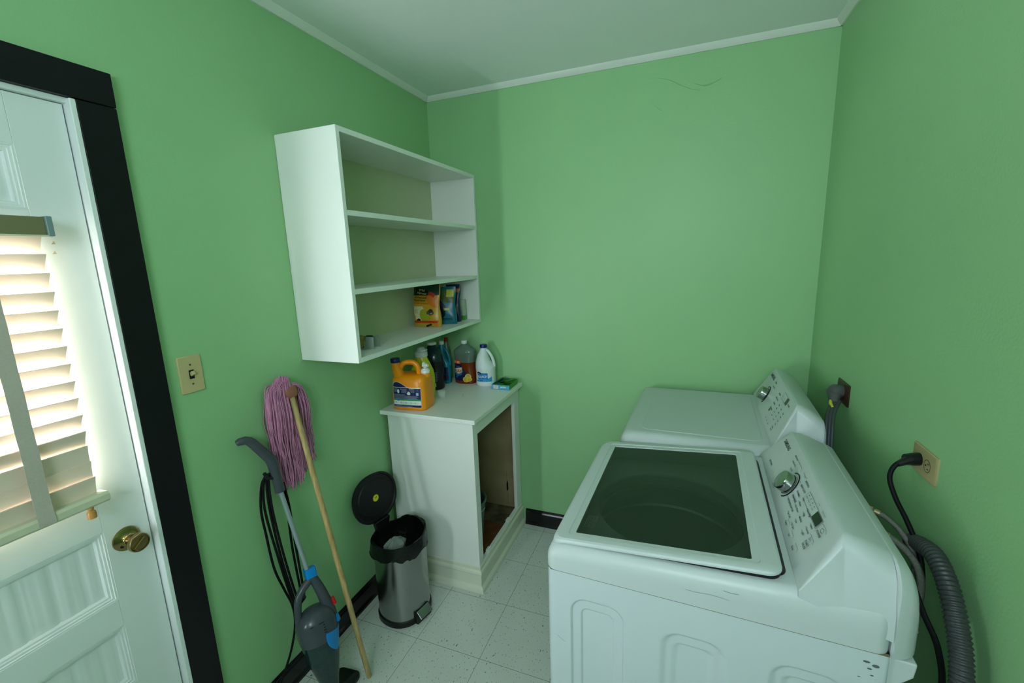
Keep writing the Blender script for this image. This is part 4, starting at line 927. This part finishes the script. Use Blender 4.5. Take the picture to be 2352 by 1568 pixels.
d.strip([(-.058,.150),(-.050,.152),(-.028,.152),(-.014,.150)], [(-.058,.128),(-.050,.128),(-.028,.128),(-.014,.128)], 4); [d.rect(-.040,.131+.0068*j,-.020,.136+.0068*j,5,2) for j in range(2)]; d.disc(-.052,.139,.0035,.008,5)
d.strip([(-.057,.124),(-.045,.126),(-.030,.127),(-.012,.127),(-.004,.108),(.004,.092),(.014,.078),(.028,.068),(.036,.058)], [(-.060,.022),(-.045,.021),(-.030,.020),(-.012,.020),(-.004,.020),(.004,.020),(.014,.020),(.028,.020),(.036,.020)], 0)
d.strip([(-.056,.096),(-.030,.102),(-.006,.106)], [(-.058,.070),(-.030,.064),(-.003,.076)], 5); d.strip([(-.058,.072),(-.030,.064),(-.003,.076)], [(-.048,.052),(-.035,.050),(-.010,.058)], 6)
d.text('AJAX', -.031, .074, .027, 1, True, sx=.86); d.text('ORANGE', -.034, .108, .0075, 7); [d.rect(-.05,.044-.004*j,-.034,.0455-.004*j,7) for j in range(2)]
for a, b, ra, rb_ in ((.030,.046,.018,.020),(.018,.030,.020,.018),(.036,.030,.016,.013)):
    d.disc(a, b, ra, rb_, 3, 24); d.disc(a, b, ra*.84, rb_*.84, 2, 24)
d.build('front_label', [lnavy, mat('label_deep_red', (190, 20, 24)), mat('lemon_yellow', (226, 178, 24)), mat('lemon_rind', (240, 220, 130)), mat('label_orange', (226, 78, 26)), mat('label_cream', (240, 226, 190)), mat('label_sky', (30, 120, 180)), lgrey], aj)

bo = thing('bleach_bottle', 'white handled bleach bottle with a blue cap and blue label', 'bottle', (.336, -.090, TZ), R(8))
q = lambda z,a,cx=0,b=None: sup(cx,0,a,b or a*.93,z,2.1,48); wb = mat('white_bottle_plastic', (216, 226, 224), .35)
MB().loft([q(0,.052),q(.005,.057),q(.012,.059),q(.026,.0585),q(.030,.0575),q(.098,.0575),q(.102,.059),q(.115,.0585),q(.126,.053,-.005,.052),q(.150,.042,-.013,.045),q(.185,.031,-.014,.035),q(.210,.021,-.010,.023),q(.222,.0185,-.008,.0185),q(.230,.0175,-.008,.0175)]).build('bottle_body', wb, bo)
MB().tube(spline([(.002,0,.217),(.020,0,.205),(.038,0,.178),(.048,0,.150),(.052,0,.122),(.050,0,.108)],6), .0088, 14).build('handle', wb, bo)
MB().lathe([(.0205,.228),(.0212,.230),(.0212,.244),(.0195,.2475)], 32, (-.008,0,0)).build('cap', navy, bo)
d = Decal(wrap=lambda a, b, l: Vector((.0577*math.sin(a/.0577), -.0577*.93*math.cos(a/.0577)-l*1.4-.0012, b)))
d.strip([(-.052+.104*i/16, .040+.020*max(0,(i/16-.55))/.45) for i in range(17)], [(-.052+.104*i/16, .030) for i in range(17)], 2)
d.rect(-.040,.046,.026,.083,0,8); d.rect(-.034,.031,.020,.047,0,6); d.rect(-.031,.033,.017,.0455,2,6); d.strip([(-.042,.086),(-.034,.091),(-.024,.090),(-.012,.083)], [(-.042,.080),(-.034,.077),(-.024,.077),(-.012,.078)], 3); d.disc(-.028,.080,.006,.0022,4)
d.text('BLEACH', -.007, .056, .0190, 1, True, sx=.86, rot=R(2)); d.rect(-.02,.037,.0,.040,3,2)
d.build('front_label', [mat('label_azure', (20, 116, 186), .4), wl_, mat('label_aqua', (46, 150, 196), .4), lnavy, mat('label_lime', (160, 190, 40))], bo)

bx = thing('small_box', 'small open blue and green carton lying by the corner of the cabinet top', 'box', (.4580, -.100, TZ), R(1))
cy_ = mat('carton_cyan', (66, 168, 214), .45); cg = mat('carton_green', (66, 150, 50), .45); cd = mat('carton_dark_green', (20, 96, 70), .45)
m = MB(); hw, hd_, hh = .053, .070, .027
m.m = 0; m.box(-hw, hw, -hd_, -hd_+.001, 0, hh); m.m = 1; m.box(hw-.001, hw, -hd_, hd_, 0, hh); m.m = 0; m.box(-hw, -hw+.001, -hd_, hd_, 0, hh); m.m = 1; m.box(-hw, hw, hd_-.001, hd_, 0, hh); m.box(-hw, hw, -hd_, hd_, 0, .001)
m.build('carton', [cy_, cg], bx, smooth=False)
m = MB(); m.prism([(-hw,-hd_),(hw*.35,-hd_),(hw*.15,-hd_*.55),(-hw*.45,-hd_*.5),(-.2*hw,hd_*.2),(hw*.2,hd_),(-hw,hd_)], hh, hh+.0009); m.m = 1; m.add([(-.010,.012,hh),(.02,-.005,hh+.004),(hw+.004,.026,hh+.012),(.03,hd_,hh+.004)], [(0,1,2,3)]); m.add([(-hw,-hd_,hh+.001),(-hw,hd_,hh+.001),(-.3*hw,hd_,hh+.012),(-.55*hw,-.2*hd_,hh+.012)], [(0,1,2,3)])
m.build('torn_flap', [cd, cg], bx, smooth=False)
d = Decal((0,-hd_,0), (1,0,0), (0,0,1)); d.rect(-.042,.003,-.014,.023,0); [d.rect(-.039+.0032*i,.005,-.0374+.0032*i,.021,1) for i in range(7)]; d.rect(-.004,.0205,.046,.0255,2); d.disc(.004,.014,.004,.004,0); [d.rect(.009,.010+.0035*j,.034,.0118+.0035*j,0) for j in range(3)]
d.build('end_print', [wl_, mat('tan_print', (176, 150, 110)), cg], bx)

cu = thing('measuring_cup', 'small clear plastic cup just behind the orange jug', 'cup', (.206, -.385, TZ), 0)
MB().lathe([(.0165,0),(.018,.001),(.0225,.036),(.0215,.036),(.0172,.002),(.001,.002)], 32, cap1=False).build('cup_body', mat('clear_cup', (235, 242, 238), .1, alpha=.22), cu)

for o_n, k_ in ((yb,.97),(aj,.955),(bo,.97),(bj,.955),(rb,.955),(jg,.985)): o_n.scale = (1, 1, k_)
# ---------------------------------------------------------------- things on the bottom shelf of the wall cabinet
BZ = 1.275+.019+.0008
def pouch(t, wd, ht, th, m_, name='pouch_body', fold=0):
    rg = []
    for i in range(13):
        f = i/12; tt = th*(1-f**1.6)*(.7+.3*math.sin(min(1,f*4)*PI/2))+.0014; ww = wd/2*(1-.04*math.sin(f*PI)); lean = fold*f*f
        rg.append([(x+.003*math.sin(f*9), y+lean+.0015*math.sin(f*14+x*60), f*ht) for x, y, _ in sup(0,0,ww,tt,0,3.2-1.4*f,36)])
    return MB().loft(rg).build(name, m_, t, ang=60), (lambda a, b, l: Vector((a+.003*math.sin(b/ht*9), -(th*(1-min(1,max(0,b/ht))**1.6)*(.7+.3*math.sin(min(1,b/ht*4)*PI/2))+.0014)*max(0,1-(abs(a)/(wd/2))**2.4)**.5+fold*(b/ht)**2+.0015*math.sin(b/ht*14+a*60)-l-.0012, b)))
tb_ = thing('bird_food_pouch', 'yellow and dark green bird food pouch standing on the bottom shelf', 'pouch', (.116, -.330, BZ), R(7))
_, wp = pouch(tb_, .158, .228, .024, mat('pouch_yellow', (200, 152, 36), .3), fold=.012)
d = Decal(wrap=wp); S_ = lambda a0,b0,a1,b1,m,n=10: d.rect(a0,b0,a1,b1,m,n)
for i in range(6): S_(-.074,.168+.010*i,.074,.178+.010*i,0)
d.strip([(-.002,.168),(.02,.168),(.045,.166),(.072,.160)], [(.004,.150),(.016,.128),(.040,.108),(.072,.100)], 7)
for j in range(9): S_(-.070, .034+.0085*j, -.004+.012*math.sin(j*.5), .0425+.0085*j, 4)
d.strip([(-.062,.206),(-.03,.207),(.0,.200),(.012,.192)], [(-.064,.170),(-.03,.168),(.0,.166),(.008,.168)], 1)
d.text('Wild', -.026, .190, .018, 4, False, rot=R(-6)); d.text('Harvest', -.026, .174, .018, 4, False, rot=R(-8), shear=.3)
d.text('Advanced', -.030, .152, .018, 1, True, rot=R(-4), shear=.2); d.text('Nutrition', -.034, .137, .018, 1, True, rot=R(-3)); d.text('CANARY & FINCH', -.026, .123, .0108, 3, True, rot=R(-4))
d.strip([(.018,.188),(.040,.182),(.052,.172)], [(.014,.172),(.036,.163),(.046,.156)], 3)
for a, b, ra, rb_ in ((-.012,.062,.024,.034),(.0,.055,.022,.026)): d.disc(a, b, ra, rb_, 5, 24)
d.disc(.026,.076,.020,.014,6,18); d.disc(.030,.086,.012,.010,1,14); d.line([(.014,.064),(.034,.074)], .004, 4); d.disc(-.044,.036,.012,.010,1,16)
for j in range(2): S_(-.073,.022+.006*j,.066,.028+.006*j,3)
S_(-.073,.003,.072,.021,2); d.line([(.0,.004),(.03,.014),(.06,.024)], .010, 1); d.disc(.058,.010,.010,.008,8,16)
for j in range(4): d.rect(-.066,.074+.006*j,-.046,.0755+.006*j,9)
d.build('front_print', [mat('pouch_green', (16, 62, 36), .35), mat('pouch_black', (10, 22, 16), .35), mat('pouch_ochre', (176, 146, 44), .35), mat('pouch_red', (196, 44, 24), .35), mat('pouch_cream', (214, 206, 160), .4), mat('pear_green', (158, 160, 36), .4), mat('bird_brown', (84, 62, 40), .5), mat('pouch_orange', (216, 116, 26), .35), mat('orange_slice', (226, 110, 20), .4), mat('pouch_text_green', (90, 130, 60), .4)], tb_)
t2 = thing('snack_pouch', 'teal and dark blue pouch standing behind the yellow pouch on the shelf', 'pouch', (.178, -.225, BZ), R(18))
_, wp = pouch(t2, .105, .205, .020, mat('pouch_teal', (16, 104, 122), .3), fold=.012)
d = Decal(wrap=wp); [d.rect(-.045,.118+.010*j,.045,.128+.010*j,2,6) for j in range(7)]; [d.rect(.0,.150+.010*j,.040,.160+.010*j,3,4) for j in range(4)]; d.strip([(-.048,.150),(-.020,.120),(.0,.10)], [(-.048,.03),(-.030,.03),(-.01,.05)], 1)
d.rect(-.012,.078,.020,.090,3,3); [d.rect(-.03,.024+.006*j,.03,.027+.006*j,1,4) for j in range(2)]
d.build('front_print', [wl_, mat('pouch_night', (8, 30, 44), .3), mat('pouch_olive', (70, 96, 40), .35), mat('pouch_lemon', (190, 184, 60), .35)], t2)
t3 = thing('snack_pouch', 'narrow dark blue pouch at the back of the shelf, right of the teal pouch', 'pouch', (.170, -.135, BZ), R(10))
_, wp = pouch(t3, .085, .212, .018, mat('pouch_dark_blue', (14, 34, 74), .3), fold=.010)
d = Decal(wrap=wp); d.rect(-.034,.165,.036,.190,0,6); d.rect(.012,.05,.034,.11,1,3); d.disc(.026,.178,.010,.010,2); d.build('front_print', [mat('pouch_olive', (70,96,40)), mat('pouch_night', (8,30,44)), mat('orange_slice', (226,110,20))], t3)
t4 = thing('small_carton', 'small white carton with a green foot, rightmost on the bottom shelf', 'box', (.185, -.062, BZ), R(6))
boxo('carton', mat('carton_white', (176, 190, 166), .5), t4, (-.028, .022, -.014, .014, 0, .12), .0008); boxo('green_band', cg, t4, (-.0284, .0224, -.0144, .0144, .001, .026), 0)

tdp = thing('tape_dispenser', 'small packing tape roll in a serrated clear holder at the shelf end', 'tape dispenser', (.168, -.905, BZ), R(20))
tn = mat('tan_tape', (168, 140, 84), .4)
r_ = MB(); r_.T = Matrix.Translation((-.02,-.01,.026)) @ Matrix.Rotation(R(90), 4, 'X'); r_.lathe([(.012,-.024),(.026,-.024),(.026,.024),(.012,.024),(.012,-.024)], 32, cap0=False, cap1=False); r_.build('tape_roll', tn, tdp, fix=True)
m = MB(); m.add([(.010,-.034,.001),(.046,-.030,.001),(.046,-.026,.048),(.014,-.030,.052)], [(0,1,2,3)]); m.add([(.010,-.0325,.001),(.046,-.0285,.001),(.046,-.0245,.048),(.014,-.0285,.052)], [(3,2,1,0)]); 
for i in range(9): m.add([(.010+.0004*i,-.034,.002+.0055*i),(.010+.0004*i,-.034,.0072+.0055*i),(.006+.0004*i,-.036,.0046+.0055*i)], [(0,1,2)])
m.build('serrated_cutter', mat('dull_steel', (150, 160, 152), .3, .8), tdp, smooth=False); m = MB(); m.prism([(.0,.0),(.056,.0),(.056,.03),(.048,.05),(.0,.04)], .022, .026, 'y'); m.build('holder_side', clr, tdp); boxo('dark_core', dark, tdp, (.004,.03,-.02,.018,.030,.050), .001)
